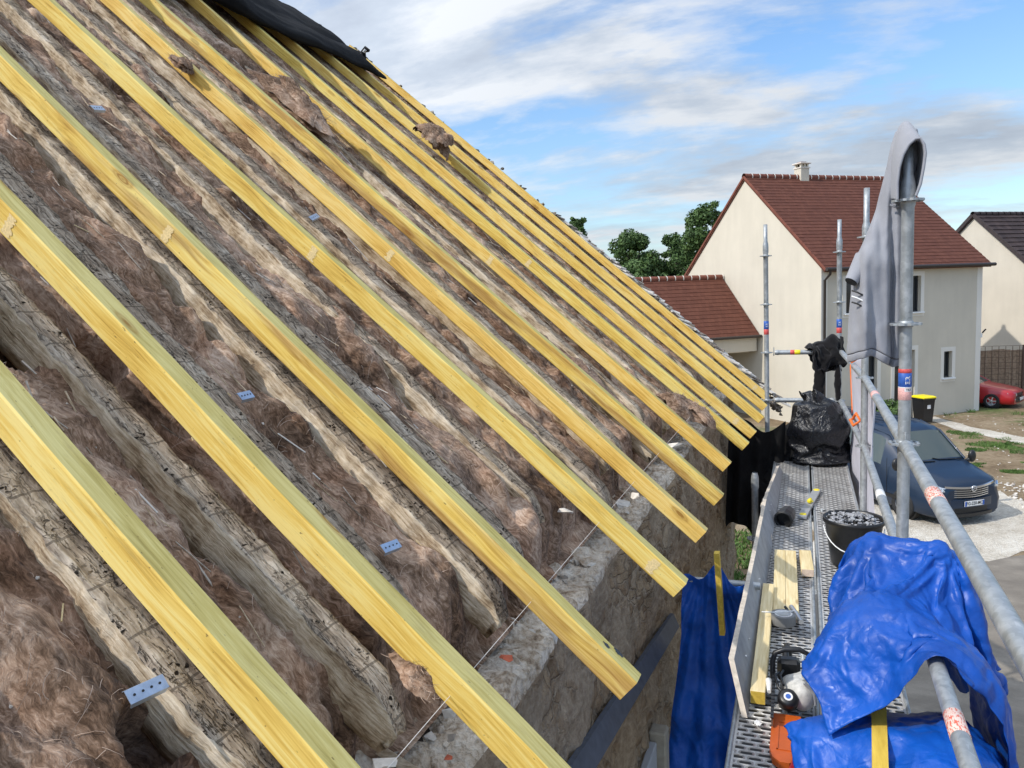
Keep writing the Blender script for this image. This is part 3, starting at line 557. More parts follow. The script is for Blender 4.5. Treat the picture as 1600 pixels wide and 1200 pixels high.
# mineral wool stuffed between them: one continuous quilt, torn and billowing
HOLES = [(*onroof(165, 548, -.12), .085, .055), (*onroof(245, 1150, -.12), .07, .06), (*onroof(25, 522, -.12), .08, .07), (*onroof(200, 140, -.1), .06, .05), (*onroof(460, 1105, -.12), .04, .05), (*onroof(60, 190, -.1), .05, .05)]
def wool_h(u, y):
    u = np.asarray(u, float); y = np.asarray(y, float)
    wu = fbm(u * 2.2, y * 2.6, 3, 3) * .16; wy = fbm(u * 2.2 + 9, y * 2.6, 5, 3) * .12; a, b = u + wu, y + wy
    h = -.140 + .012 * np.clip((u - 2.2) / 2, 0, 1) + .006 * np.clip((y - 2.6) / 2, 0, 1)
    h = h + .034 * fbm(u * 1.5, y * 3.1, 1, 2)
    h = h + .075 * (np.abs(pn(a * 2.6, b * 6.5, .3)) ** .8 - .22) + .024 * fbm(a * 4, b * 10, 6, 3) + .020 * (np.abs(pn(a * 7, b * 15, 2.2)) ** .8 - .2) + .010 * (.4 - np.abs(pn(a * 14, b * 34, 4.2))) + .004 * fbm(a * 34, b * 90, 2, 3)
    for (yc, k, w_) in OLD:   # the quilt has shrunk away from the timbers here and there
        e = np.abs(y - (yc + k * (u - 1.4))); h = h - .07 * np.exp(-((e - w_ / 2 - .008) / .014) ** 2) * np.clip(pn(u * 2.3, yc * 5, 1) * 2.2 + .3, 0, 1)
    for (yb, k, ub, _) in NEW:   # hollow and dark under each new rafter, on the viewer's side
        h = h - (.045 + .05 * np.clip(pn(u * 1.9, yb * 3, 2) + .2, 0, 1)) * np.exp(-((y - (yb + k * u - .075)) / .034) ** 2)
    for hu, hy, ru, ry in HOLES:
        q = np.sqrt(((u - hu) / ru) ** 2 + ((y - hy) / ry) ** 2) + .35 * pn(u * 14, y * 14, 7.7); h = h - .22 * np.clip((1.15 - q) / .35, 0, 1)
    h = h - .16 * np.clip((.62 + .06 * pn(y * 6, 0, 0) - u) / .16, 0, 1) ** 1.5
    return h
yy = np.r_[np.arange(-.3, .45, .03), np.arange(.45, 2.35, .0085), np.arange(2.35, 4.2, .015), np.arange(4.2, 8.9, .026)]
uu = np.r_[np.arange(.40, 3.0, .0105), np.arange(3.0, 6.45, .016)]
UU, YY = np.meshgrid(uu, yy, indexing='ij'); H = wool_h(UU, YY)
P = E0 - UU[..., None] * DN + YY[..., None] * np.array([0, 1., 0]) + H[..., None] * NN
o = fastgrid('mineral_wool', P - E0, [M['wool']]); o.matrix_world = Matrix.Translation(E0)
# bring the texture into the slope's own directions
rot = np.array([DN, [0, 1, 0], NN]); co = (P - E0).reshape(-1, 3) @ rot.T; o.data.vertices.foreach_set('co', co.ravel()); o.matrix_world = roofm(0, 0, 0); o.data.update()
tag(o, 'torn brown and pinkish mineral wool quilt stuffed between the old rafters', 'insulation', kind='stuff')
# loose fibres teased out of the wool, near the viewer
V, F = [], []; rs = np.random.RandomState(5); NF = 2600
fu = rs.uniform(.6, 3.4, NF); fy = .75 + 2.6 * rs.uniform(0, 1, NF) ** 1.7; th = rs.normal(0, .9, NF); ln = rs.uniform(.012, .055, NF) * (.6 + .25 * fy); cv = rs.normal(0, 1.1, NF); lift = rs.uniform(.001, .010, NF)
pts = []
for s in range(6):
    t = s / 5.; a_ = th + cv * t; fu = fu + np.cos(a_) * ln / 5; fy = fy + np.sin(a_) * ln / 5; pts.append(np.stack([-fu, fy, wool_h(fu, fy) + .001 + lift * np.sin(t * math.pi)], -1))
pts = np.stack(pts, 1); tg = np.gradient(pts, axis=1); sd = np.stack([-tg[..., 1], tg[..., 0], 0 * tg[..., 0]], -1); sd /= np.linalg.norm(sd, axis=-1, keepdims=True) + 1e-9
wd = (.0003 + .00018 * pts[:, :1, 1:2]); V = np.stack([pts - sd * wd, pts + sd * wd], 2).reshape(-1, 3); b = np.arange(NF)[:, None] * 12 + np.arange(5)[None] * 2
F = np.stack([b, b + 1, b + 3, b + 2], -1).reshape(-1, 4); o = fastmesh('loose_fibre', V, F, [M['fibre']], mw=roofm(0, 0, 0)); tag(o, 'pale loose fibres teased out of the brown mineral wool', 'fibres', kind='stuff')
def rock(mb, c, r, m, rs, flatk=1.):
    bm = bmesh.new(); [bm.verts.new(Vector(rs.normal(size=3)).normalized() * r * rs.uniform(.7, 1.15)) for _ in range(11)]
    bmesh.ops.convex_hull(bm, input=bm.verts[:]); bm.verts.index_update(); ok = [v for v in bm.verts if v.link_faces]; ix = {v: i for i, v in enumerate(ok)}; q = Matrix.Rotation(rs.uniform(0, 6), 3, 'Z')
    mb.add([tuple(np.array(q @ Vector((v.co.x * rs.uniform(.95, 1.3), v.co.y, v.co.z * flatk))) + c) for v in ok], [[ix[v] for v in f.verts] for f in bm.faces], m); bm.free()
mb = MB(); rs = np.random.RandomState(3)
for i in range(620):   # splinters, straw and crumbs
    u = rs.uniform(.6, 5.5); y = .7 + 6 * rs.uniform(0, 1) ** 1.6; n = max(wool_h(u, y) + .002, -.30); c = np.array([-u, y, n + .003])
    if i % 3: rock(mb, c, rs.uniform(.002, .007), M['chips'] if i % 7 else M['pale_chip'], rs, .6)
    else:
        a = rs.uniform(-.7, .7); l = rs.uniform(.012, .045); mb.box(c, (l, .0025, .002), M['deal'] if i % 2 else M['old_side'], Matrix.Rotation(a, 3, 'Z') @ Matrix.Rotation(rs.uniform(-.3, .3), 3, 'Y'))
for i in range(2600):   # slivers of the torn-off laths, lying down the slope
    u = rs.uniform(.8, 6.1); y = 1.2 + 7.4 * rs.uniform(0, 1) ** 1.3; n = wool_h(u, y)
    if n < -.2: continue
    l = rs.uniform(.03, .16) * (.7 + .08 * y); mb.box((-u, y, n + .004), (l, rs.uniform(.0015, .005) * (.8 + .12 * y), .002), (M['old_side'], M['old_top'], M['chips'], M['old_side'], M['pale_chip'])[i % 5], Matrix.Rotation(rs.normal() * .16, 3, 'Z') @ Matrix.Rotation(rs.normal() * .12, 3, 'Y'))
tag(mb.build('splinters', mw=roofm(0, 0, 0)), 'splinters and crumbs of old laths lying on the wool', 'debris', kind='stuff')
# lumps of wool pulled up onto the rafters
def tuft(px, py, n, r, lab, sq=(1.3, .9, .6)):
    u, y = onroof(px, py, n); rs = np.random.RandomState(int(px + py)); V, F = [], []; fib, ff = [], []
    for l in range(5):
        k, m_ = 44, 10; a = np.linspace(0, 2 * np.pi, k, endpoint=False); q = np.linspace(.02, 1, m_); A, Q = np.meshgrid(a, q, indexing='ij'); off = rs.normal(size=3) * r * (.30, .22, .12); tl = rs.normal(size=2) * .16
        rim = 1 + .30 * pn(np.cos(A) * 1.6 + l * 3, np.sin(A) * 1.6, px) + .12 * pn(np.cos(A) * 5 + l, np.sin(A) * 5, py)
        s_ = r * rs.uniform(.55, .95); X = np.cos(A) * Q * rim * s_ * sq[0]; Y = np.sin(A) * Q * rim * s_ * sq[1]
        Z = r * sq[2] * (.36 * (l / 4. - .2) + .75 * (1 - Q ** 3) + .22 * fbm(X / r * 1.6 + l, Y / r * 2.2, l, 3) + .22 * (np.abs(pn(X / r * 1.8, Y / r * 3, l + .5)) - .2)) + tl[0] * X + tl[1] * Y
        P = np.stack([X, Y, Z], -1) + off; o_ = sum(len(t) for t in V); V.append(P.reshape(-1, 3)); i, j = np.meshgrid(np.arange(k), np.arange(m_ - 1), indexing='ij'); i2 = (i + 1) % k
        F.append((np.stack([i * m_ + j, i2 * m_ + j, i2 * m_ + j + 1, i * m_ + j + 1], -1) + o_).reshape(-1, 4))
        for _ in range(150):
            e = P[rs.randint(k), rs.randint(m_ // 2, m_)]; d = (e - off) / (np.linalg.norm(e - off) + 1e-6) + rs.normal(size=3) * .7; d /= np.linalg.norm(d); L = r * rs.uniform(.10, .34); w_ = max(.0005, r * .0045) * np.cross(d, rs.normal(size=3)); bnd = rs.normal(size=3) * .4; b_ = len(fib)
            for t in (0., .5, 1.): c_ = e + d * L * t + bnd * L * t * t; fib += [c_ - w_ * (1 - .6 * t), c_ + w_ * (1 - .6 * t)]
            ff += [(b_, b_ + 1, b_ + 3, b_ + 2), (b_ + 2, b_ + 3, b_ + 5, b_ + 4)]
    V = np.vstack(V); F = np.vstack(F); nf = len(F); F = np.vstack([F, np.array(ff) + len(V)]); V = np.vstack([V, np.array(fib)])
    o = fastmesh('wool_tuft', V, F, [M['wool'], M['fibre']], mw=roofm(u, y, n), mi=np.r_[np.zeros(nf), np.ones(len(F) - nf)]); return tag(o, lab, 'insulation tuft', 'tufts of mineral wool pulled onto the rafters')
tuft(676, 222, .02, .17, 'largest dark brown lump of wool, lying on a far rafter below the black sheet', (1.1, .9, .9))
tuft(283, 104, -.02, .055, 'small brown wool tuft caught against the fourth rafter near the top left')
tuft(462, 172, -.075, .20, 'long brown roll of wool bulging beside a rafter near the top of the slope', (1.9, .6, .45))
tuft(652, 1052, -.085, .052, 'pale pinkish wool tuft beside the foot of the second new rafter', (1.4, .9, .8))
tuft(1075, 650, -.08, .15, 'pinkish wool lump over the stone wall between two far rafter feet')
# boarding under the wool
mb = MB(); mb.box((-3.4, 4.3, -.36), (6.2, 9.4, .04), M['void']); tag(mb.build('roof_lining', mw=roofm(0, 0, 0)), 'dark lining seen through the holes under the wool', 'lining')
# zinc straps left on the old rafters
BR = [((194, 1098), (254, 1070), -.075, 'largest zinc plate with four holes, sticking out over the wool at the bottom left'), ((594, 863), (620, 853), -.07, 'zinc plate with four holes beside the second new rafter'),
      ((371, 625), (391, 620), -.08, 'small zinc plate on the old rafter beside the second new rafter'), ((483, 345), (495, 339), -.08, 'small bluish zinc plate lying on the wool high on the slope'), ((142, 172), (160, 173), -.09, 'zinc plate nearly buried in wool near the top left')]
for a, b, n, lab in BR:
    ua, ya = onroof(*a, n); ub, yb = onroof(*b, n); L = math.hypot(ua - ub, ya - yb); an = math.atan2(yb - ya, -(ub - ua)); mb = MB(); wd = .024; z = M['zinc']; rs = random.Random(L)
    P = np.array([[(x, wd * s + .0, -.004 if abs(s) > .45 else 0.) for s in (-.62, -.5, -.36, 0, .36, .5, .62)] for x in np.linspace(-L / 2, L / 2, 8)]); P[..., 2] += [[-.006, .004, 0, 0, 0, .004, -.006]]
    P[[0, -1], 0, 0] *= .9; P[[0, -1], -1, 0] *= .9; mb.grid(P, z, False)
    for q in (-.33, -.11, .11, .33): mb.lathe([(.0001, .0012), (.0022, .0012)], M['black'], (q * L, 0, .0), 10, False)
    o = mb.build('zinc_plate', mw=roofm((ua + ub) / 2, (ya + yb) / 2, n + .012) @ Matrix.Rotation(an, 4, 'Z') @ Matrix.Rotation(R(8), 4, 'X')); solid(o, .0012); tag(o, lab, 'metal plate', 'zinc plates left on the old rafters')
# string line along the eave, through the rafters
s0, s1 = onroof(600, 1187, -.05), onroof(1027, 718, -.05); mb = MB(); us = (s0[0] + s1[0]) / 2
mb.tube([rp(us, .4, -.05), rp(us, 3.3, -.052), rp(us, 8.4, -.05)], .0008, M['string'], 6); tag(mb.build('string_line'), 'thin pale builder string stretched along the eave under the rafters', 'string')
# black sheet folded back over the ridge
edge = [onroof(*q, .02) for q in ((250, -40), (330, -4), (372, 22), (450, 57), (512, 80), (555, 100), (590, 116))]
ey = np.array([q[1] for q in edge]); eu = np.array([q[0] for q in edge]); ys = np.linspace(ey[0] - 1.0, ey[-1] + .12, 150)
prof = np.array([(.10, .006), (.03, .008), (-.03, .02), (-.06, .06), (-.05, .12), (.0, .17), (.08, .20), (.18, .20), (.28, .16), (.36, .11), (.42, .115), (.5, .16), (.62, .17), (.78, .13), (1.0, .08), (1.3, .05), (1.7, .03)])
kk = np.linspace(0, 1, 60); pu = np.interp(kk, np.linspace(0, 1, len(prof)), prof[:, 0]); pz = np.interp(kk, np.linspace(0, 1, len(prof)), prof[:, 1])
Yg, Kg = np.meshgrid(ys, kk, indexing='ij'); amp = (.55 + .25 * fbm(ys * .9, 3., 0, 2))[:, None] * np.interp(ys, [ey[2], ey[-1] - .3, ey[-1] + .12], [1.0, .75, .25])[:, None]
ue = np.interp(ys, ey, eu)[:, None]; Ug = ue + pu[None]; Ng = pz[None] * amp + .01
fold = .028 * (np.abs(pn(Yg * 1.1 + Kg * 2, Kg * 6, 1)) - .2) + .09 * (crumple(np.stack([Yg, Ug * 1.4, Kg], -1), 1.6, 6, 4))
Ng = np.maximum(Ng + fold * np.clip(Kg * 8, 0, 1), .004); Ug = np.minimum(Ug, URIDGE + .1)
P = E0 - Ug[..., None] * DN + Yg[..., None] * np.array([0, 1., 0]) + Ng[..., None] * NN
o = fastgrid('roof_sheet', P, [M['felt']]); solid(o, .004); tag(o, 'black waterproof sheet folded back along the top of the roof', 'sheet')
mb = MB(); q = rp(*(lambda t: (t[0], t[1], .16))(onroof(563, 82, .1))); q = np.array(q)
mb.tube([q + (0, 0, -.12), q + (.01, -.02, -.05), q + (.05, -.03, -.03), q + (.09, -.02, -.05)], [.03, .03, .035, .015], M['black_cloth'], 8); mb.tube([q + (.03, -.04, -.06), q + (.06, -.05, -.04)], .018, M['white'], 6); tag(mb.build('sheet_tie'), 'knotted black and white tie on the far end of the black sheet', 'tie')
# ------------------------------------------------------------------ the old house below: eave wall, far gable
WX = -.74
ys = np.arange(-1.5, 9.3, .03); rows = []; mi = []
for X, z in [(-1.35, 4.34), (-1.25, 4.29), (-1.15, 4.24), (-1.06, 4.19), (-.99, 4.15), (-.93, 4.11), (-.88, 4.085), (-.84, 4.06), (-.80, 4.045), (-.77, 4.04), (-.748, 4.03), (WX, 4.0)]: rows.append((X, z, 0))
for z in np.r_[np.arange(3.97, 2.6, -.035), np.arange(2.6, -.06, -.12)]: rows.append((WX, z, 1))
rows = np.array(rows); Yg, Xg = np.meshgrid(ys, rows[:, 0], indexing='ij'); Zg = np.tile(rows[:, 1], (len(ys), 1)); fc = rows[:, 2][None]
nz = .05 * fbm(Yg * 3, Xg * 5 + 2, Zg * 3, 4) + .05 * (np.abs(pn(Yg * 9, Xg * 9, Zg * 9)) - .2)
Zg = Zg + nz * (1 - fc) * 1.0; Xg = Xg + (nz * .8 + .05 * pn(Yg * 1.7, Zg * 1.2, 3) * .5) * np.where(fc > 0, 1, np.clip((rows[:, 0][None] + 1.) / .26, 0, 1))
t = thing('old_house', 'old rubble stone house under the stripped roof', 'house', (WX, 4, 0)); t.matrix_world  # parts below
def part(o, par): o.parent = par; o.matrix_parent_inverse = par.matrix_basis.inverted(); return o
mi = np.tile((rows[1:, 2]).astype(int), (len(ys) - 1, 1)).ravel()
part(fastgrid('eave_wall', np.stack([Xg, Yg, Zg], -1), [M['mortar'], M['stone']], mi=mi), t)
mb = MB(); rs = np.random.RandomState(8); gy0, gy1 = 8.70, 9.02; xr = E0[0] - URIDGE * CA
zr = lambda X: E0[2] + (E0[0] - X) * SA / CA - .10
for ya in (gy0, gy1):
    poly = [(WX, ya, 0), (WX, ya, zr(WX)), (xr, ya, zr(xr)), (2 * xr - WX, ya, zr(WX)), (2 * xr - WX, ya, 0)]; mb.add(poly, [[0, 1, 2, 3, 4]], M['stone'])
for (xa, za), (xb, zb) in (((WX, 0), (WX, zr(WX))), ((WX, zr(WX)), (xr, zr(xr))), ((xr, zr(xr)), (2 * xr - WX, zr(WX)))): mb.add([(xa, gy0, za), (xa, gy1, za), (xb, gy1, zb), (xb, gy0, zb)], [(0, 1, 2, 3)], M['stone'])
part(mb.build('gable_wall'), t)
mb = MB(); vt = MB()
for u in np.arange(-.25, 6.6, .055):
    for _ in range(3):
        c = rp(u + rs.normal() * .04, rs.uniform(8.72, 8.98), -.09 + rs.normal() * .03); rock(mb, c, rs.uniform(.025, .065), M['verge'], rs, .7)
    if u < 3.2: 
        c = rp(u, 8.96 + rs.normal() * .03, -.03); vt.box(c, (.17, .12, .014), M['pale_chip'] if rs.rand() < .55 else M['verge'], Matrix.Rotation(AL * .72 + rs.normal() * .1, 3, 'Y') @ Matrix.Rotation(rs.normal() * .2, 3, 'Z'))
tag(part(mb.build('verge_stones'), t), kind='stuff'); tag(part(vt.build('verge_tiles'), t), kind='stuff')
# back slope, and the far eave wall, so that the house is whole
mb = MB(); zb = zr(WX) + .02; mb.add([(xr, -1.5, zr(xr) + .04), (xr, 9.2, zr(xr) + .04), (2 * xr - WX - .3, 9.2, zb - .26), (2 * xr - WX - .3, -1.5, zb - .26)], [(0, 1, 2, 3)], M['felt']); mb.box((2 * xr - WX, 4, 2), (.4, 10.6, 4), M['stone']); part(mb.build('back_slope'), t)
mb = MB(); a, b = onX(1047, 972, WX + .02), onX(925, 1160, WX + .02); dr = (a - b); b = b - dr * .6
mb.add([b + (0, 0, 0), a, a + (0, 0, .055), b + (0, 0, .065), b + (.055, 0, -.02), a + (.055, 0, -.02), a + (.02, 0, .055), b + (.02, 0, .065)], [(0, 1, 2, 3), (4, 7, 6, 5), (0, 4, 5, 1), (3, 2, 6, 7), (0, 3, 7, 4), (1, 5, 6, 2)], M['slate'])
part(mb.build('slate_flashing'), t)
mb = MB(); p0 = onX(1018, 1060, WX + .03); mb.box((WX + .03, p0[1] - 1.0, 1.42), (.04, 2.0, 2.84), M['panel'], bev=.006); part(mb.build('grey_panel'), t)
mb = MB(); mb.box((WX + .05, p0[1] + .06, 1.44), (.09, .10, 2.88), M['post'], bev=.01); part(mb.build('door_post'), t)
# rubble left on the wall top
mb = MB(); rs = np.random.RandomState(21)
for i in range(420):
    y = .9 + 7.5 * rs.uniform(0, 1) ** 1.5; X = -.80 - abs(rs.normal()) * .13; c = (X, y, 4.04 + .46 * max(0, -.82 - X) + .045 * float(fbm(y * 3, X * 5 + 2, 4 * 3, 4)) + .01)
    rock(mb, np.array(c), abs(rs.normal()) * .012 + .005, M[('mortar', 'pale_chip', 'chips', 'mortar', 'brick_red')[i % 5 if i % 25 else 4] if i % 5 < 4 else 'chips'], rs, .7)
for i in range(95):
    y = 1.2 + 6.5 * rs.uniform(0, 1) ** 1.3; X = -.775 - abs(rs.normal()) * .08; rock(mb, np.array((X, y, 4.035 + .46 * max(0, -.82 - X) + .045 * float(fbm(y * 3, X * 5 + 2, 12., 4)))), rs.uniform(.018, .055), M[('mortar', 'pale_chip', 'mortar')[i % 3]], rs, .55)
for px, py, r_, m in ((790, 1030, .022, 'brick_red'), (700, 1112, .022, 'pale_chip'), (600, 1190, .03, 'pale_chip'), (700, 1183, .012, 'brick_red'), (885, 800, .03, 'pale_chip'), (1052, 697, .05, 'pale_chip'), (990, 775, .04, 'pale_chip'), (1118, 650, .06, 'pale_chip'), (1105, 592, .06, 'brick_red')):
    rock(mb, onp(px, py, NN, NN @ E0 - .15), r_, M[m], rs, .5)
tag(mb.build('rubble'), 'loose mortar rubble and chips along the top of the stone wall', 'rubble', kind='stuff')
mb = MB(); a, b = onZ(560, 1150, 4.10), onZ(660, 1215, 4.08); mb.tube([a, b], .016, M['old_side'], 4, smooth=False); tag(mb.build('lath'), 'broken brown lath lying on the wall top at the bottom of the picture', 'lath')
# ------------------------------------------------------------------ the scaffold: ground sheet first, standards, rails, decks
DZ = 3.45
def text_faces(s, size, bold=0.):
    cu = bpy.data.curves.new('t', 'FONT'); cu.body = s; cu.size = size; cu.align_x = 'CENTER'; cu.align_y = 'CENTER'; cu.offset = bold; cu.resolution_u = 3
    o = bpy.data.objects.new('t', cu); COL.objects.link(o); bpy.context.view_layer.update(); me = bpy.data.meshes.new_from_object(o.evaluated_get(bpy.context.evaluated_depsgraph_get()))
    v = [q.co[:] for q in me.vertices]; f = [list(p.vertices) for p in me.polygons]; bpy.data.objects.remove(o); bpy.data.meshes.remove(me); return v, f
def rosette(par, z, r=.061):
    mb = MB(); n = 32; vs = []; fs = []
    for zz in (-.0045, .0045):
        for k in range(n):
            a = 2 * math.pi * k / n; rr = r if k % 4 not in (0,) else r * .86; vs.append((rr * math.cos(a), rr * math.sin(a), zz))
        for k in range(n): a = 2 * math.pi * k / n; vs.append((.0245 * math.cos(a), .0245 * math.sin(a), zz))
    for k in range(n):
        q = (k + 1) % n; fs += [(k, q, 2 * n + q, 2 * n + k), (k, n + k, n + q, q), (2 * n + k, 2 * n + q, 3 * n + q, 3 * n + k)]
    mb.add(vs, fs, M['galv'])
    for k in range(8):
        a = math.pi / 4 * k + math.pi / 8; mb.lathe([(.0001, .0062), (.007, .0062)], M['black'], (.044 * math.cos(a), .044 * math.sin(a), 0), 8, False); mb.lathe([(.007, -.0062), (.0001, -.0062)], M['black'], (.044 * math.cos(a), .044 * math.sin(a), 0), 8, False)
    mb.lathe([(.0245, -.014), (.029, -.010), (.029, .010), (.0245, .014)], M['galv'], n=20); o = mb.build('rosette', par); o.location = (0, 0, z); return o
def sleeve(par, z0, z1, m, name, r=.0256):
    mb = MB(); mb.lathe([(r - .001, z0), (r, z0 + .001), (r, z1 - .001), (r - .001, z1)], m, n=28); return mb.build(name, par)
def pole(x, y, ztop, coll, lab, lean=0., zs=(5.45, 4.95, 4.45, 3.95, 3.45, 2.45, 1.45), spig=True):
    t = thing('scaffold_pole', lab, 'scaffold pole', (x, y, 0), 0, 'galvanised scaffold poles'); t.rotation_euler = (0, lean, 0)
    mb = MB(); c = coll if spig else ztop
    mb.lathe([(.0001, .02), (.06, .02), (.06, .03), (.0242, .035), (.0242, c - .10), (.0285, c - .085), (.0285, c - .02), (.0265, c), (.0195, c + .03)] + ([(.0192, ztop), (.016, ztop), (.016, ztop - .08)] if spig else []), M['galv'], n=28); mb.build('tube', t)
    for z in zs:
        if z < ztop: rosette(t, z)
    return t
P3 = (.402, 3.55); P2 = (.425, 6.05); P1 = (.372, 8.45); P0 = (-.318, 8.45); P4 = (.37, 1.02)
p3 = pole(*P3, 5.67, 5.52, 'nearest tall scaffold pole, with the grey hoodie pulled over its top')
pole(*P2, 5.79, 5.53, 'scaffold pole half hidden behind the hanging grey hoodie, white sheeting beside it')
pa = pole(*P1, 5.77, 5.57, 'far right scaffold pole of the end frame, beside the black jacket', -.004); pb = pole(*P0, 5.77, 5.57, 'far left scaffold pole standing over the feet of the new rafters', -.006)
pole(-.335, 6.05, 3.69, 3.69, 'short grey scaffold pole ending low, left of the toe board', spig=False, zs=(3.2, 1.45))
pole(*P4, 5.67, 5.52, 'scaffold pole just beyond the right edge of the picture holding the near rails')
# stickers on the poles
for q, za in ((pa, 4.66), (pb, 4.66)):
    sleeve(q, za + .035, za + .12, M['blue'], 'blue_sticker'); sleeve(q, za - .02, za + .035, M['red'], 'red_sticker')
sleeve(p3, 4.748, 4.765, M['red'], 'red_sticker'); sleeve(p3, 4.690, 4.748, M['blue'], 'blue_sticker'); sleeve(p3, 4.686, 4.690, M['label_white'], 'sticker_edge', .0257); sleeve(p3, 4.635, 4.686, M['pink'], 'red_sticker')
def wrap_text(par, s, size, z, ang, m, vertical=False, back=None, r=.0262):
    v, f = text_faces(s, size, size * .02); vs = []
    for a, b, _ in v:
        if vertical: a, b = -b, a
        th = ang + a / .0256; vs.append((r * math.cos(th), r * math.sin(th), z + b))
    mb = MB(); mb.add(vs, f, m)
    if back:
        w_, h = back; ts = np.linspace(-w_ / 2, w_ / 2, 8); mb.grid([[((r - .0003) * math.cos(ang + q / .0256), (r - .0003) * math.sin(ang + q / .0256), z + e) for e in (-h / 2, h / 2)] for q in ts], M['label_white'])
    mb.build('lettering', par)
va = math.atan2(-P3[1], -P3[0])
wrap_text(p3, 'EIR', .026, 4.718, va + .48, M['label_white'], True); wrap_text(p3, 'TRA', .0125, 4.678, va + .62, M['black'], False, (.034, .014))
for q, px in ((pa, P1), (pb, P0)): wrap_text(q, 'EIR', .03, 4.735, math.atan2(-px[1], -px[0]) + .3, M['label_white'], True)
def rail(a, b, lab, stick=(), r=.0242, kind='guardrail'):
    a, b = Vector(a), Vector(b); d = (b - a); L = d.length; d.normalize(); t = thing(kind, lab, 'scaffold rail', a, 0, 'galvanised scaffold rails')
    t.rotation_euler = d.to_track_quat('Z', 'Y').to_euler(); mb = MB(); mb.tube([(0, 0, .085), (0, 0, L - .085)], r, M['galv'], 24); mb.build('tube', t)
    for e, s in ((.0, 1), (L, -1)):
        mb = MB(); mb.tube([(0, 0, e + s * .10), (0, 0, e + s * .085), (0, 0, e + s * .055)], [r * 1.02, r * 1.18, r * .95], M['galv'], 16)
        upv = t.rotation_euler.to_matrix().inverted() @ Vector((0, 0, 1)); ux = upv * .03
        mb.tube([Vector((0, 0, e + s * .045)) - upv * .035, Vector((0, 0, e + s * .045)) + upv * .055], .0052, M['galv'], 6, smooth=False); mb.build('wedge_head', t)
    for (f0, f1, m) in stick: sleeve(t, L * f0, L * f1, M[m], 'sticker', r + .0011)
    return t
z1, z2 = 4.45, 3.95; k = lambda p, z: (p[0], p[1], z)
rail(k(P4, z1), k(P3, z1), 'near upper guardrail slanting across the right side, worn red sticker on it', [(.615, .665, 'worn')])
rail(k(P4, z2), k(P3, z2), 'near lower guardrail poking out of the front of the blue tarpaulin', [(.44, .485, 'worn')])
rail(k(P3, z1), k(P2, z1), 'upper guardrail running from the hoodie pole to the pole behind it', [(.58, .63, 'pink')]); rail(k(P3, z2), k(P2, z2), 'lower guardrail with a white sticker, beyond the bucket', [(.40, .45, 'label_white')])
rail(k(P2, z1), k(P1, z1), 'far upper guardrail with the orange strap tied to it'); rail(k(P2, z2), k(P1, z2), 'far lower guardrail beside the black rubbish bag')
rail(k(P0, z1), k(P1, z1), 'upper end rail with the black jacket hung over it', [(.30, .36, 'red'), (.36, .44, 'yellow')], kind='end_rail'); rail(k(P0, z2), k(P1, z2), 'lower end rail behind the black rubbish bag', kind='end_rail')
for y, x0 in ((3.55, -.335), (6.05, -.335), (8.45, -.318), (1.02, -.335)): rail((x0, y, 3.385), (.40, y, 3.385), {3.55: 'deck bearer tube under the planks at the hoodie pole', 6.05: 'deck bearer tube under the plank joint by the spirit level', 8.45: 'deck bearer tube under the rubbish bag end of the deck', 1.02: 'deck bearer tube under the near end of the deck'}[y], kind='deck_bearer')
DL = {(0, 0): 'left steel deck plank under the chainsaw and pale boards', (0, 1): 'right steel deck plank under the blue tarpaulin', (1, 0): 'left steel deck plank by the spirit level', (1, 1): 'right steel deck plank beside the bucket', (2, 0): 'left far steel deck plank reaching to the rubbish bag', (2, 1): 'right far steel deck plank under the rubbish bag', (3, 0): 'left near steel plank below the picture', (3, 1): 'right near steel plank below the picture'}
for bi, (ya, yb) in enumerate(((3.56, 1.03), (6.04, 3.57), (8.44, 6.06))):
    for si, xc in enumerate((-.092, .243)):
        L = abs(yb - ya); t = thing('deck_plank', DL[bi, si], 'scaffold plank', (xc, (ya + yb) / 2, DZ), 0, 'perforated steel scaffold planks')
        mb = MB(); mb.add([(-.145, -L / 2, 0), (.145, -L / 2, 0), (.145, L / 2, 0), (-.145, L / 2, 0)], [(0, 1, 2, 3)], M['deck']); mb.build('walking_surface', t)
        mb = MB()
        for s in (-1, 1): mb.tube([(s * .152, -L / 2, -.001), (s * .152, L / 2, -.001)], .009, M['galv'], 8); mb.box((s * .158, 0, -.035), (.004, L, .06), M['galv'])
        mb.build('edge_flange', t)
        for s in (-1, 1):
            mb = MB(); mb.box((0, s * (L / 2 - .012), -.03), (.30, .012, .055), M['galv'])
            for q in (-.1, .1): mb.tube([(q, s * (L / 2 - .02), -.015), (q, s * (L / 2 + .004), .004)], .012, M['galv'], 8)
            mb.build('hook_end', t)
def board(name, nt, ft, nb, fb, th, lab, cat, m, me):
    mb = MB(); nt, ft, nb, fb = map(np.array, (nt, ft, nb, fb)); o = np.array([-th, 0, 0.]); n = 24; rs = np.random.RandomState(len(lab)); A = []
    for i in range(n):
        f = i / (n - 1); j = (rs.normal() * .003); A.append([nb + (fb - nb) * f, nt + (ft - nt) * f + (0, 0, j), nt + (ft - nt) * f + o + (0, 0, j + rs.normal() * .002), nb + (fb - nb) * f + o])
    A = np.array(A); mb.grid(A[:, :2], m, False); mb.grid(A[:, 1:3], me, False); mb.grid(A[:, 2:], m, False)
    for q in (A[0], A[-1]): mb.add(q.tolist(), [(0, 1, 2, 3)], me)
    for f in (.12, .2, .55): 
        c = nb + (fb - nb) * f; c = c + (nt - nb) * .55; rock(mb, c + np.array([.004, 0, 0]), .006, M['white'], rs, .7)
    return tag(mb.build(name, fix=False), lab, cat, 'grey toe boards along the wall side of the deck')
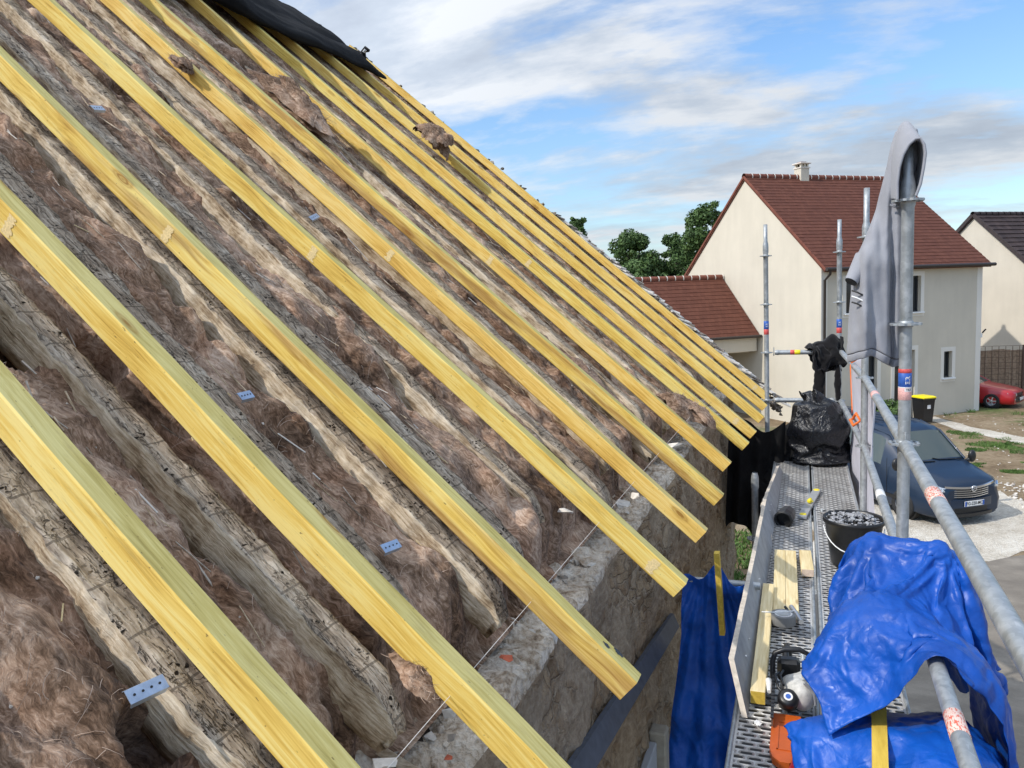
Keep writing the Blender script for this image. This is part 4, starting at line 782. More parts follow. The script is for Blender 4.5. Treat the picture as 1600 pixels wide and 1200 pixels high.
board('toe_board', onZ(1147, 1030, 3.63), onZ(1198, 779, 3.62), onZ(1168, 1122, 3.456), onZ(1207, 850, 3.456), .022, 'near grey toe board leaning along the left edge of the deck, pale raw edge up', 'toe board', M['toe'], M['toe_edge'])
board('toe_board', onZ(1193, 790, 3.60), onZ(1218, 727, 3.56), onZ(1207, 840, 3.456), onZ(1223, 737, 3.456), .022, 'far grey toe board, running on towards the black rubbish bag', 'toe board', M['toe'], M['toe_edge'])
# ------------------------------------------------------------------ sheets and clothes on the scaffold
def sheet(name, P, m, th, lab, cat, sub=1): o = fastgrid(name, P, [m]); solid(o, th, sub); return tag(o, lab, cat)
s, t_ = np.meshgrid(np.linspace(0, 1, 50), np.linspace(0, 1, 24), indexing='ij'); Y = 8.42 - s * 2.92; z = 4.46 - t_ * 1.35 - .05 * np.sin(s * 9) * (1 - t_)
X = .468 + .025 * np.sin(s * 17 + 2 * t_) * (.4 + t_) + .02 * fbm(s * 5, t_ * 2, 1, 3); sheet('debris_sheet', np.stack([X, Y + .06 * np.sin(t_ * 5) * s, z], -1), M['white_sheet'], .002, 'white debris sheeting hung outside the far guardrails', 'sheeting')
mb = MB(); a, b = onX(1327, 560, .365), onX(1333, 656, .375); mb.box((a + b) / 2, (.006, .045, abs(a[2] - b[2])), M['orange_web'], Matrix.Rotation(math.atan2(b[1] - a[1], a[2] - b[2]), 3, 'X')); mb.tube([a + (0, .03, 0), a + (.03, 0, .05), a + (.06, -.03, .0), a + (.01, -.04, -.03)], .012, M['orange_web'], 6)
mb.tube([b + (0, .04, 0), b + (.02, .0, .05), b + (.05, -.04, 0), b + (0, -.03, -.04), b + (-.02, .02, 0)], .012, M['orange_web'], 6); tag(mb.build('orange_strap'), 'orange webbing strap tied between the far upper and lower rails', 'strap')
# grey hoodie over the pole head: the body hangs down behind and left of the pole
OUT = [(186, 1409, 1424), (205, 1400, 1433), (230, 1392, 1436), (260, 1386, 1432), (300, 1376, 1424), (330, 1369, 1421), (360, 1357, 1421), (390, 1343, 1421), (412, 1333, 1421), (430, 1329, 1421), (450, 1331, 1420), (480, 1328, 1420), (510, 1326, 1420), (535, 1325, 1419), (545, 1324, 1418)]
yy_ = np.linspace(205, 552, 46); xl = np.interp(yy_, [q[0] for q in OUT], [q[1] for q in OUT]); xr_ = np.interp(yy_, [q[0] for q in OUT], [q[2] for q in OUT])
n = 64; an = np.linspace(0, 2 * np.pi, n, endpoint=False); rows = []
for i, py in enumerate(yy_):
    YD = 3.66; A = onY(xl[i], py, YD); B = onY(xr_[i], py, YD); f = (py - 186) / 366.; cx, hw = (A[0] + B[0]) / 2, (B[0] - A[0]) / 2; dp = .035 + .055 * min(1, f * 1.6)
    ca = np.cos(an); x = cx + hw * np.sign(ca) * np.abs(ca) ** .8
    fold = .018 * np.sin((x - .15) * 62 + 1.5 * f + .8) * f ** .6 + .012 * np.sin((x - .2) * 120 - 5 * f) * f + .012 * fbm(x * 11, f * 6 + 0 * x, 2, 4) + .10 * crumple(np.stack([x, 0 * x, 0 * x + f * .35], -1), 4.5, 6, 21) * (.2 + f)
    # the deep crease between the front panel and the back panel
    cr = onY(1389 + 3 * f, py, YD)[0]; fold = fold - .10 * np.exp(-((x - cr) / .009) ** 2) * np.clip((f - .30) * 3, 0, 1) * (np.sin(an) < 0)
    yv = YD + np.sin(an) * dp - fold * (np.sin(an) < 0.2); zv = A[2] + 0 * x + (.022 * np.sin((x - .2) * 25) * np.clip((f - .85) * 7, 0, 1)) + .012 * fbm(x * 12, f * 16, 3, 2) * f
    rows.append(np.stack([x, yv, zv], -1))
P = np.array(rows); ho = thing('hoodie', 'grey hooded sweatshirt pulled over the top of the nearest scaffold pole', 'hoodie', (P3[0], P3[1], 5.6))
mb = MB(); mb.grid(np.swapaxes(P, 0, 1), M['grey_cloth'], True, True); o = part(mb.build('body'), ho); solid(o, .004, 1)
# hood: from the rim facing the viewer back over the pole head
rim = [(1402, 312), (1402, 285), (1405, 262), (1411, 242), (1420, 226), (1430, 217), (1438, 216), (1444, 226), (1446, 240), (1443, 262), (1438, 288), (1431, 306)]
R_ = np.array([onY(*q, 3.485) for q in rim]); ax = np.array([R_[:, 0].mean(), 0, 0]); L_ = []
bk = [(1392, 312), (1392, 280), (1394, 245), (1398, 215), (1404, 196), (1411, 187), (1421, 186), (1432, 206), (1440, 232), (1440, 262), (1436, 288), (1428, 306)]; B_ = np.array([onY(*q, 3.60) for q in bk]); bk2 = [(1388, 312), (1390, 285), (1394, 255), (1400, 225), (1406, 206), (1412, 199), (1418, 199), (1424, 215), (1428, 240), (1428, 262), (1426, 288), (1422, 306)]; B2 = np.array([onY(*q, 3.72) for q in bk2]); c_ = B2.mean(0); B3 = c_ + (B2 - c_) * .35 + (0, .03, 0)
ctr = R_.mean(0); R0 = R_ + (ctr - R_) * .05 + (0, .02, 0)
mb = MB(); mb.grid(np.array([R0, R_ + (0, .0, 0), R_ * .93 + B_ * .07 + (R_ - ctr) * .02, R_ * .6 + B_ * .4, B_, B_ * .5 + B2 * .5 + (B_ - ctr) * .03, B2, B3]), M['grey_cloth'], True); o = part(mb.build('hood'), ho); solid(o, .005, 2)
mb = MB(); mb.tube(R_ + (0, -.003, 0), .0055, M['grey_cloth'], 8); part(mb.build('hood_hem'), ho)
wr = [onY(q[0], q[1], 3.57) for q in ((1390, 320), (1394, 322), (1399, 323), (1406, 322))]; mb = MB(); mb.tube(wr, .0045, M['grey_cloth'], 8); part(mb.build('neck_seam'), ho)
# sleeve, its striped cuff hanging at the left
a, b, c, d_ = (onY(px, py, 3.585) for px, py in ((1352, 372), (1338, 405), (1334, 440), (1338, 470)))
s0_, s1_ = onY(1352, 404, 3.63), onY(1330, 440, 3.585); mb = MB(); mb.tube([s0_, s0_ * .5 + s1_ * .5, s1_], [.045, .036, .027], M['grey_cloth'], 20); o = part(mb.build('sleeve'), ho)
mb = MB()
for (q, w_, m) in ((.62, .006, 'black'), (.50, .006, 'white'), (.38, .006, 'black')):
    p0_, p1_ = onY(1331, 463 - 9 * (q - .5) / .12, 3.572), onY(1348, 470 - 9 * (q - .5) / .12, 3.556); mb.tube([p0_, p0_ * .5 + p1_ * .5 + (0, -.006, .002), p1_], .0036, M[m], 6)
part(mb.build('cuff_stripe'), ho); mb = MB(); mb.tube([s1_ * .96 + s0_ * .04, s1_ * 1.03 - s0_ * .03], [.0255, .0245], M['black_cloth'], 18); part(mb.build('cuff_opening'), ho)
hem = [P[-1][i] + (0, 0, .0) for i in range(n)]; hem.append(hem[0]); mb = MB(); mb.grid(np.array([[q + np.array([0, 0, .0]) for q in hem], [q + np.array([0, 0, -.035]) + (np.array([.24, 3.66, q[2]]) - q) * .08 for q in hem]]), M['grey_cloth'], True); o = part(mb.build('hem_band'), ho); solid(o, .006, 1)
# black jacket and trousers over the end rail
j = lambda px, py: tuple(onY(px, py, 8.40))
c = lambda px, py, dy=0.: tuple(onY(px, py, 8.40 + dy))
kn = lambda p, q: .03 * (crumple(p, 5, 6, 3)) + .008 * fbm(p[:, 0] * 12, p[:, 1] * 12, p[:, 2] * 12, 3)
o = blob('trousers', [(c(1280, 592, .07), (.055, .03, .14)), (c(1278, 612, .07), (.06, .03, .12)), (c(1309, 600, .02), (.028, .03, .22))], M['black_cloth'], .012, kn, 3); tag(o, 'black trousers hanging below the black jacket on the end rail', 'trousers')
def draped(name, key, m, lab, cat, closed=False, th=.0012, off=(0, 0, 0), cr=0.):
    P = SHAPES[key] + np.array(off)
    if cr:   # finer resampling, then crisp creases
        P = np.stack([(P[:-1] + P[1:]) / 2, P[1:]], 1).reshape(-1, *P.shape[1:]); P = np.stack([(P[:, :-1] + P[:, 1:]) / 2, P[:, 1:]], 2).reshape(P.shape[0], -1, 3)
        for _ in range(2): Q = P.copy(); Q[1:-1, 1:-1] = (P[2:, 1:-1] + P[:-2, 1:-1] + P[1:-1, 2:] + P[1:-1, :-2]) / 8 + P[1:-1, 1:-1] / 2; P = Q
        N_ = np.cross(np.gradient(P, axis=0), np.gradient(P, axis=1)); N_ /= np.linalg.norm(N_, axis=-1, keepdims=True) + 1e-9
        uv = np.stack(np.meshgrid(np.arange(P.shape[0]) * .0062, np.arange(P.shape[1]) * .0062, [0.], indexing='ij'), -1)[:, :, 0]
        wq = uv[..., :2] + .03 * np.stack([pn(uv[..., 0] * 4, uv[..., 1] * 4, 1), pn(uv[..., 0] * 4, uv[..., 1] * 4, 6)], -1); P = P + N_ * (cr * .7 * crumple(uv, 3.2, 7, 5, .3) + facets(wq, 85, .26, 3) + facets(wq, 420, .17, 4))[..., None]
        return tag(solid(fastgrid(name, P, [m]), th), lab, cat)
    mb = MB(); mb.grid(P, m, True, closed); o = mb.build(name); solid(o, th, 0); s = o.modifiers.new('sub', 'SUBSURF'); s.levels = s.render_levels = 1; return tag(o, lab, cat)
draped('jacket', 'jacket', M['black_cloth'], 'black jacket hung over the upper end rail beside the far right pole', 'jacket', th=.006)
draped('rubbish_bag', 'bag', M['bag'], 'shiny black rubbish bag standing at the far end of the deck', 'rubbish bag', True)
s, t_ = np.meshgrid(np.linspace(0, 1, 40), np.linspace(0, 1, 40), indexing='ij'); X = -.66 + .52 * s - .05 * t_; z = 3.82 - 1.05 * t_ + .06 * np.sin(s * 7)
sheet('hanging_black_sheet', np.stack([X, 7.62 + .05 * np.sin(s * 19) * (.3 + t_) + .30 * crumple(np.stack([X, 0 * X, z * .5], -1), 2.4, 6, 31), z], -1), M['felt'], .003, 'black sheet hanging down in the gap between the wall end and the scaffold', 'sheet')
draped('black_sheet_heap', 'heap', M['felt'], 'heap of black sheeting bundled between the wall and the rubbish bag', 'sheet', off=(.19, 0, .05))
# blue tarpaulin hanging between the wall and the scaffold
s, t_ = np.meshgrid(np.linspace(0, 1, 90), np.linspace(0, 1, 110), indexing='ij'); YD = 4.0
L0 = onY(1073, 905, YD); top = L0[2] - .01; xL = np.interp(t_, [0, .12, .45, 1], [-.60, -.60, -.70, -.72]); xR = np.interp(t_, [0, 1], [-.27, -.20]); X = xL + (xR - xL) * s; z = top - t_ * 2.5 + .05 * np.exp(-((s - .55) / .16) ** 2) * (1 - t_) + .03 * np.sin(s * 3.1) * (1 - t_) + .02 * np.sin(s * 12 + 1) * (1 - t_)
pk = -.455; fan = (X - pk) / (.04 + t_ * .5); Y = YD + .018 * np.sin(fan * 9) * np.clip(t_ * 3 + .1, 0, 1) + .010 * np.sin(s * 21 + 2 * t_) * (.2 + t_) + .17 * crumple(np.stack([X, 0 * X, z * .8], -1), 2.9, 7, 12) + .025 * crumple(np.stack([X, 0 * X, z], -1), 9., 6, 13) - .12 * t_
z = np.where(t_ < .03, z - .0, z); q_ = np.stack([X, z], -1); Y = Y + facets(q_, 60, .22, 7) + facets(q_, 300, .16, 8); sheet('hanging_tarpaulin', np.stack([X, Y, z], -1), M['tarp'], .002, 'blue tarpaulin hanging down between the stone wall and the scaffold', 'tarpaulin')
mb = MB(); a, b = onY(1120, 863, 3.86), onY(1129, 990, 3.86); dd = b - a; mb.box((a + b) / 2, (.048, .026, np.linalg.norm(dd)), M['batten'], Vector(dd).to_track_quat('Z', 'Y').to_matrix()); tag(mb.build('yellow_batten'), 'yellow batten standing upright against the hanging blue tarpaulin', 'batten', 'yellow battens')
mb = MB(); mb.tube([(-.74, 4.06, top - .015), (-.2, 4.06, top - .015)], .02, M['galv'], 12); tag(mb.build('wall_tube'), 'short tube the hanging blue tarpaulin is folded over', 'tube')
# ------------------------------------------------------------------ things lying on the deck
def onz(px, py, h): return onZ(px, py, DZ + h)
def plank(name, a, b, w_, h, m, me, lab, cat, grp=None):
    a, b = np.array(a), np.array(b); d = b - a; L = np.linalg.norm(d); mb = MB(); mb.box((0, 0, h / 2), (w_, L, h), m, bev=.002); mb.box((0, -L / 2 - .0006, h / 2), (w_ - .004, .001, h - .004), me)
    o = mb.build(name); o.location = (a + b) / 2; o.rotation_euler = (0, 0, math.atan2(d[1], d[0]) - math.pi / 2); return tag(o, lab, cat, grp)
Z0 = lambda p: np.array([p[0], p[1], DZ + .011])
plank('pale_board', Z0(onz(1218, 966, .04)), Z0(onz(1219, 859, .04)), .066, .03, M['deal'], M['deal_end'], 'left of the two pale boards lying side by side on the deck', 'board', 'pale sawn timber on the deck')
plank('pale_board', Z0(onz(1238, 964, .04)), Z0(onz(1235, 860, .04)), .066, .03, M['deal'], M['deal_end'], 'right of the two pale boards lying side by side, by the grey tape', 'board', 'pale sawn timber on the deck')
plank('timber_offcut', Z0(onz(1262, 891, .05)), Z0(onz(1258, 861, .05)), .068, .045, M['deal'], M['deal_end'], 'short timber offcut with a bright sawn end, beside the deck joint', 'offcut', 'pale sawn timber on the deck')
plank('timber_length', Z0(onz(1184, 1086, .05)), Z0(onz(1201, 916, .05)), .058, .055, M['deal'], M['batten'], 'long pale timber lying against the near toe board', 'timber', 'pale sawn timber on the deck')
# bucket of rubble
bc = (.29, 4.86, DZ + .012); t = thing('bucket', 'black builder bucket full of pale rubble, behind the blue tarpaulin', 'bucket', bc)
mb = MB(); mb.lathe([(.0001, .0), (.118, .0), (.122, .006), (.160, .255), (.171, .262), (.171, .285), (.166, .287), (.158, .28), (.118, .02), (.0001, .02)], M['black_plastic'], n=40); mb.build('body', t)
mb = MB(); rs = np.random.RandomState(2)
for i in range(260):
    r_ = .148 * math.sqrt(rs.rand()); a = rs.uniform(0, 6.28); rock(mb, np.array([r_ * math.cos(a), r_ * math.sin(a), .268 + .03 * (1 - r_ / .15) + rs.normal() * .006]), rs.uniform(.006, .021), M[('grit', 'midgrey', 'grit', 'black_plastic', 'midgrey', 'grit')[i % 6 if i % 18 else 0]], rs, .6)
tag(mb.build('rubble_fill', t), kind='stuff')
mb = MB(); an = np.linspace(.15, math.pi - .15, 16); mb.tube([(-.168 * math.cos(q), -.168 * math.sin(q) * .55 - .08 * math.sin(q), .255 - .14 * math.sin(q)) for q in an], .0035, M['white'], 8); mb.build('handle', t)
mb = MB(); va = math.atan2(-bc[1], -bc[0]) + .12; mb.grid([[((.122 + .038 * (zz - .006) / .249 + .0012) * math.cos(va + q), (.122 + .038 * (zz - .006) / .249 + .0012) * math.sin(va + q), zz) for zz in (.09, .17)] for q in np.linspace(-.17, .17, 6)], M['label_white'])
for i in range(5): mb.grid([[((.122 + .038 * (zz - .006) / .249 + .0022) * math.cos(va + q), (.122 + .038 * (zz - .006) / .249 + .0022) * math.sin(va + q), zz) for zz in (.155 - i * .013, .159 - i * .013)] for q in np.linspace(-.13, .08 + .05 * (i % 2), 5)], M['midgrey'])
mb.build('paper_label', t)
# spirit level
a, b = onz(1253, 806, .03), onz(1277, 763, .03); L = np.linalg.norm(a - b); t = thing('spirit_level', 'grey spirit level with yellow vials lying on the plank joint', 'spirit level', (a + b) / 2 + (0, 0, -.012), math.atan2(b[1] - a[1], b[0] - a[0]) - math.pi / 2)
mb = MB(); mb.box((0, 0, 0), (.062, L, .022), M['midgrey'], bev=.002); mb.build('body', t)
for q in (-.44, 0., .44):
    mb = MB(); mb.lathe([(.0001, .0155), (.022, .0155), (.025, .010)], M['yellow'], (0, q * L, 0), 18, False); mb.build('vial', t)
mb = MB(); mb.box((.004, .10 * L - .14, .030), (.03, .05, .03), M['yellow'], bev=.008); mb.box((.0, .10 * L - .07, .022), (.02, .04, .02), M['yellow'], bev=.006); mb.build('yellow_clip', t)
# black cup lying on its side
c = onz(1228, 806, .055); t = thing('black_container', 'black plastic container lying on its side by the spirit level', 'container', c); t.rotation_euler = (R(98), 0, R(-14))
mb = MB(); mb.lathe([(.0001, -.085), (.035, -.085), (.05, -.07), (.066, .02), (.066, .065), (.058, .075), (.050, .072), (.046, .04), (.0001, .035)], M['black_plastic'], n=9, smooth=False); mb.build('shell', t); mb = MB(); mb.lathe([(.058, .066), (.062, .078), (.052, .084), (.047, .076)], M['black'], n=28); mb.build('rim', t)
# roll of tape
c = onz(1224, 972, .05); t = thing('tape_roll', 'roll of grey tape on the ends of the pale boards', 'tape', (c[0], c[1], DZ + .044)); mb = MB(); mb.lathe([(.039, 0), (.056, 0), (.057, .003), (.057, .047), (.056, .05), (.042, .05)], M['tape'], n=40); mb.build('tape', t); mb = MB(); mb.lathe([(.042, .0505), (.036, .0505), (.036, 0), (.039, 0)], M['white'], n=40); mb.build('core', t)
mb = MB(); mb.tube([(-.10, -.012, .052), (-.03, -.006, .054), (.05, .03, .056)], .003, M['white'], 6); mb.build('pencil', t)
# knife handle sticking out of the tarpaulin
a, b = onz(1236, 948, .07), onz(1252, 972, .06); mb = MB(); mb.tube([a, a * .5 + b * .5, b], [.012, .014, .013], M['silver'], 10); mb.tube([a + (-.028, 0, -.004), a * .4 + b * .6 + (-.022, .01, -.01)], .007, M['black_plastic'], 8); tag(mb.build('hand_tool'), 'silver and black hand tool poking out beside the grey tape roll', 'tool')
# chainsaw
c = onz(1232, 1085, .07); t = thing('chainsaw', 'grey and white chainsaw with black handle, lying by the orange bar cover', 'chainsaw', (c[0], c[1], DZ + .012), R(4))
el = [((.035, .02, .075), (.055, .075, .055)), ((.05, -.02, .07), (.05, .05, .06)), ((.02, .06, .06), (.05, .05, .05)), ((.06, .04, .10), (.035, .05, .035))]; o = blob('engine_housing', el, M['offwhite'], .008, None, 2, t)
mb = MB(); P_ = [(.062, -.055, .085), (.066, .0, .10), (.064, .05, .105)]; [mb.tube([(.095 - .004 * i, -.045 + .03 * i, .05), (.09 - .004 * i, -.045 + .03 * i, .10), (.055, -.045 + .03 * i, .135)], .007, M['midgrey'], 8) for i in range(4)]; mb.build('cooling_fins', t)
mb = MB(); hx = [(-.055, .10, .05), (-.055, .125, .13), (-.045, .13, .165), (-.01, .135, .18), (.05, .135, .185), (.085, .13, .17), (.095, .12, .10), (.09, .11, .05)]; mb.tube(hx, .011, M['black_plastic'], 10); mb.build('front_handle', t)
mb = MB(); mb.tube([(.0, .16, .10), (.0, .22, .135), (.01, .30, .12), (.02, .33, .07), (.02, .25, .05), (.01, .16, .05)], .014, M['black_plastic'], 10); mb.box((.01, .17, .08), (.09, .06, .10), M['black_plastic'], bev=.015); mb.build('rear_handle', t)
mb = MB(); mb.lathe([(.0001, .016), (.026, .016), (.036, .010), (.039, 0.), (.039, -.025), (.0001, -.03)], M['black_plastic'], (-.005, -.065, .075), 24, rot=Matrix.Rotation(R(35), 3, 'X')); mb.build('starter_cap', t)
mb = MB(); q = Matrix.Rotation(R(35), 3, 'X'); o_ = Vector((-.005, -.065, .075)); mb.lathe([(.0001, .0175), (.017, .0175)], M['label_white'], o_, 20, False, q); mb.lathe([(.0001, .0180), (.010, .0180)], M['blue'], o_, 20, False, q); mb.build('badge', t)
mb = MB(); mb.tube([(-.03, .09, .10), (-.05, .02, .12), (-.04, -.03, .10), (-.02, -.045, .08)], .006, M['black_plastic'], 8); mb.tube([(-.015, .09, .11), (-.03, .02, .125), (-.02, -.03, .11)], .005, M['black_plastic'], 8); mb.build('cable', t)
mb = MB(); mb.add([(-.052, .12, .03), (-.046, .12, .03), (-.066, -.20, .03), (-.072, -.20, .03), (-.052, .12, .085), (-.046, .12, .085), (-.066, -.19, .065), (-.072, -.19, .065)], [(0, 1, 2, 3), (4, 7, 6, 5), (0, 4, 5, 1), (1, 5, 6, 2), (2, 6, 7, 3), (3, 7, 4, 0)], M['rust'])
for i in range(26): f = i / 25.; mb.box((-.049 - .02 * f, .12 - .32 * f, .088 - .021 * f), (.011, .009, .009), M['black_plastic'], Matrix.Rotation(.5 * (i % 2), 3, 'X'))
mb.build('saw_chain', t)
mb = MB(); mb.tube([(-.075, .17, .02), (-.07, .09, .06), (-.072, .02, .05)], [.012, .014, .008], M['white'], 8); mb.build('white_guard', t)
a, b = onz(1229, 1116, .035), onz(1226, 1192, .03); d = b - a; L = np.linalg.norm(d); t = thing('bar_cover', 'orange plastic chainsaw bar cover lying in front of the chainsaw', 'bar cover', (a + b) / 2 + (0, 0, -.015), math.atan2(d[1], d[0]) + math.pi / 2)
mb = MB(); w_ = .052; poly = [(-w_, L / 2), (w_, L / 2), (w_ * 1.02, -L * .25), (w_ * .8, -L * .43), (w_ * .3, -L * .51), (-w_ * .3, -L * .51), (-w_ * .8, -L * .43), (-w_ * 1.02, -L * .25)]; mb.prism(poly, -.012, .016, M['orange']); mb.build('sheath', t)
mb = MB()
for x0, x1, y0, y1 in ((-.03, .03, .30, .315), (-.03, .03, -.28, -.265), (-.03, -.024, -.28, .31), (.024, .03, -.28, .31)): mb.box(((x0 + x1) / 2, (y0 + y1) / 2 * L, .0175), (x1 - x0, max((y1 - y0) * L, .003), .003), M['orange'])
mb.build('moulded_rib', t)
a = onz(1262, 1196, .06); mb = MB(); mb.box((0, 0, .03), (.17, .16, .06), M['black'], bev=.006); mb.box((0, 0, .064), (.172, .162, .014), M['dark_red'], bev=.006); o = mb.build('red_case'); o.location = (a[0] + .035, a[1] - .03, DZ + .012); o.rotation_euler = (0, 0, R(-12)); tag(o, 'red and black tool case half covered by the blue tarpaulin', 'tool case')
mb = MB(); rs = np.random.RandomState(4); c = onz(1184, 1128, .02)
for i in range(6): rock(mb, c + rs.normal(size=3) * (.008, .014, .002), .011, M['white'], rs, .4)
tag(mb.build('paper_scrap'), 'crumpled white scrap on the deck by the end of the toe board', 'scrap')
mb = MB()
for i in range(90): c = np.array([rs.uniform(-.22, .36), rs.uniform(2.6, 7.3), DZ + .003]); rock(mb, c, rs.uniform(.002, .007), M['pale_chip' if i % 2 else 'chips'], rs, .5)
tag(mb.build('deck_crumbs'), 'small crumbs of mortar and wood scattered on the deck', 'debris', kind='stuff')
draped('blue_tarpaulin', 'pile', M['tarp'], 'crumpled blue tarpaulin piled over the deck and the near lower guardrail', 'tarpaulin', cr=.034)
draped('blue_tarpaulin', 'fold', M['tarp'], 'lower fold of blue tarpaulin on the near deck, under the larger pile', 'tarpaulin', cr=.034)
a, b = onz(1373, 1096, .27), onz(1376, 1235, .22); d = b - a; mb = MB(); mb.box((a + b) / 2, (.045, np.linalg.norm(d), .025), M['batten'], Vector(d).to_track_quat('Y', 'Z').to_matrix()); tag(mb.build('yellow_batten'), 'yellow batten lying in the folds of the blue tarpaulin pile', 'batten', 'yellow battens')
# ------------------------------------------------------------------ ground
def rag(poly, step=.35, amp=.12, seed=0.):
    out = []; n = len(poly)
    for i in range(n):
        a, b = np.array(poly[i], float), np.array(poly[(i + 1) % n], float); k = max(1, int(np.linalg.norm(b - a) / step)); nrm = np.array([-(b - a)[1], (b - a)[0]]) / (np.linalg.norm(b - a) + 1e-9)
        for j in range(k): q = a + (b - a) * j / k; out.append(tuple(q + nrm * amp * float(fbm(q[0] * 1.7 + seed, q[1] * 1.7, 0, 3))))
    return out
mb = MB(); mb.add([(-600, -300, 0), (600, -300, 0), (600, 900, 0), (-600, 900, 0)], [(0, 1, 2, 3)], M['earth']); tag(mb.build('ground'), kind='structure')
def lay(name, poly, z, m, amp=.12, seed=0.):
    mb = MB(); p = rag(poly, .35, amp, seed); mb.add([(*q, z) for q in p], [list(range(len(p)))], m); return tag(mb.build(name), kind='structure')
lay('gravel_yard', [(.1, 13.2), (2.57, 15.3), (3.91, 16.42), (9, 20.6), (30, 38), (31, 41.5), (7.6, 20.3), (5.25, 19.6), (4.55, 20.7), (4.2, 22.6), (3.2, 25), (1.2, 28), (.3, 24)], .006, M['gravel'], .25)
lay('road', [(-40, -30), (40, -30), (60, 58), (9, 20.4), (3.91, 16.30), (2.57, 15.2), (-3.5, 10.3), (-40, -18)], .010, M['road'], .06, 3.)
lay('path', [(4.35, 32.0), (4.75, 32.75), (5.6, 30.5), (6.75, 28.6), (9.5, 25.6), (9.2, 24.9), (6.3, 27.6), (5.0, 30.0)], .008, M['gravel'], .12, 5.)
# rough grass: single blades in ragged patches
V, F = [], []; rs = np.random.RandomState(9)
def blades(poly_c, n, hgt, wid=.012):
    for (cx, cy, rx, ry, rot_) in poly_c:
        for _ in range(n):
            a = rs.uniform(0, 6.28); r_ = math.sqrt(rs.rand()); x = r_ * math.cos(a) * rx; y = r_ * math.sin(a) * ry; c, s = math.cos(rot_), math.sin(rot_); X, Y = cx + x * c - y * s, cy + x * s + y * c
            if float(pn(X * 1.3, Y * 1.3, 1)) < -.12: continue
            h = hgt * rs.uniform(.4, 1.2); t = rs.uniform(0, 6.28); dx, dy = math.cos(t) * wid, math.sin(t) * wid; lx, ly = rs.normal(0, .45 * h), rs.normal(0, .45 * h); b = len(V)
            V.extend([(X - dx, Y - dy, 0), (X + dx, Y + dy, 0), (X + lx * .5 + dx * .7, Y + ly * .5 + dy * .7, h * .7), (X + lx, Y + ly, h)]); F.append((b, b + 1, b + 2, b + 3))
blades([(5.1, 29.3, .5, .5, 0), (5.55, 28.3, .7, .8, -.8), (6.0, 27.3, .8, .5, -.8), (5.9, 26.4, .8, .45, -.6), (6.6, 26.6, .9, .4, -.8), (5.5, 27.2, .7, .35, 0), (6.9, 25.6, .9, .5, -.7), (4.9, 26.3, .3, .25, 0), (4.75, 24.1, .35, .25, 0), (4.6, 22.8, .4, .2, 0), (5.3, 23.4, .35, .2, 0), (6.2, 24.6, .5, .2, 0)], 900, .055, .010)
blades([(-.9, 16, .9, 4.5, 0), (-.7, 22, 1.0, 4, 0)], 2200, .10, .012); blades([(5.2, 33.2, .45, .15, .6), (6.2, 34.0, .2, .1, .6), (4.6, 32.9, .25, .15, .5), (8.2, 33.5, .8, .3, 0), (7.6, 31.0, .4, .2, 0)], 160, .13, .012); blades([(-1.6, 16.5, 1.0, 3.5, 0), (-1.7, 12.5, .8, 2.5, 0)], 2600, .12, .02)
tag(fastmesh('grass', V, F, [M['grass']]), 'patches of rough green grass on the bare earth', 'grass', kind='stuff')
mb = MB(); rs = np.random.RandomState(12)
for i in range(420):
    if i % 2: f = rs.rand(); c = np.array([4.35 + 1.5 * rs.rand() + f * .7, 19.6 + 2.8 * rs.rand() - f * .5, .01])
    else: c = np.array([rs.uniform(4.5, 9), rs.uniform(20.5, 33), .01])
    rock(mb, c, rs.uniform(.015, .06) * (1.2 if i % 2 else .7), M['pale_chip' if i % 3 else 'chips'], rs, .6)
tag(mb.build('loose_stones'), 'loose pale stones scattered on the earth beside the gravel', 'stones', kind='stuff')
# ------------------------------------------------------------------ houses
def opening_wall(mb, x0, x1, z0, z1, ops, y, m, depth=.18, mr=None):
    """a wall in the xz plane facing -y, with real openings and their reveals"""
    xs = sorted({x0, x1, *[o[0] for o in ops], *[o[1] for o in ops]}); zs = sorted({z0, z1, *[o[2] for o in ops], *[o[3] for o in ops]})
    for a, b in zip(xs, xs[1:]):
        for c, d in zip(zs, zs[1:]):
            if any(o[0] <= a and b <= o[1] and o[2] <= c and d <= o[3] for o in ops): continue
            mb.add([(a, y, c), (b, y, c), (b, y, d), (a, y, d)], [(0, 1, 2, 3)], m)
    for a, b, c, d in ops:
        q = y + depth; mb.add([(a, y, c), (b, y, c), (b, y, d), (a, y, d), (a, q, c), (b, q, c), (b, q, d), (a, q, d)], [(0, 4, 5, 1), (1, 5, 6, 2), (2, 6, 7, 3), (3, 7, 4, 0)], mr or m)
def window(par, x0, x1, z0, z1, y, name='window', leaves=2, sill=True, depth=.17):
    mb = MB(); f = .06; yy = y + depth
    for a, b, c, d in ((x0, x0 + f, z0, z1), (x1 - f, x1, z0, z1), (x0 + f, x1 - f, z0, z0 + f), (x0 + f, x1 - f, z1 - f, z1)): mb.box(((a + b) / 2, yy, (c + d) / 2), (b - a, .06, d - c), M['frame_dark'])
    for i in range(1, leaves): q = x0 + (x1 - x0) * i / leaves; mb.box((q, yy - .003, (z0 + z1) / 2), (.08, .06, z1 - z0 - 2 * f), M['frame_dark'])
    w_ = mb.build(name, par); mb = MB(); mb.box(((x0 + x1) / 2, yy + .01, (z0 + z1) / 2), (x1 - x0 - f, .012, z1 - z0 - f), M['glass']); mb.build('pane', w_)
    if sill: mb = MB(); mb.box(((x0 + x1) / 2, y - .02, z0 - .03), (x1 - x0 + .22, .16, .055), M['white'], bev=.006); mb.build('sill', w_)
    return w_
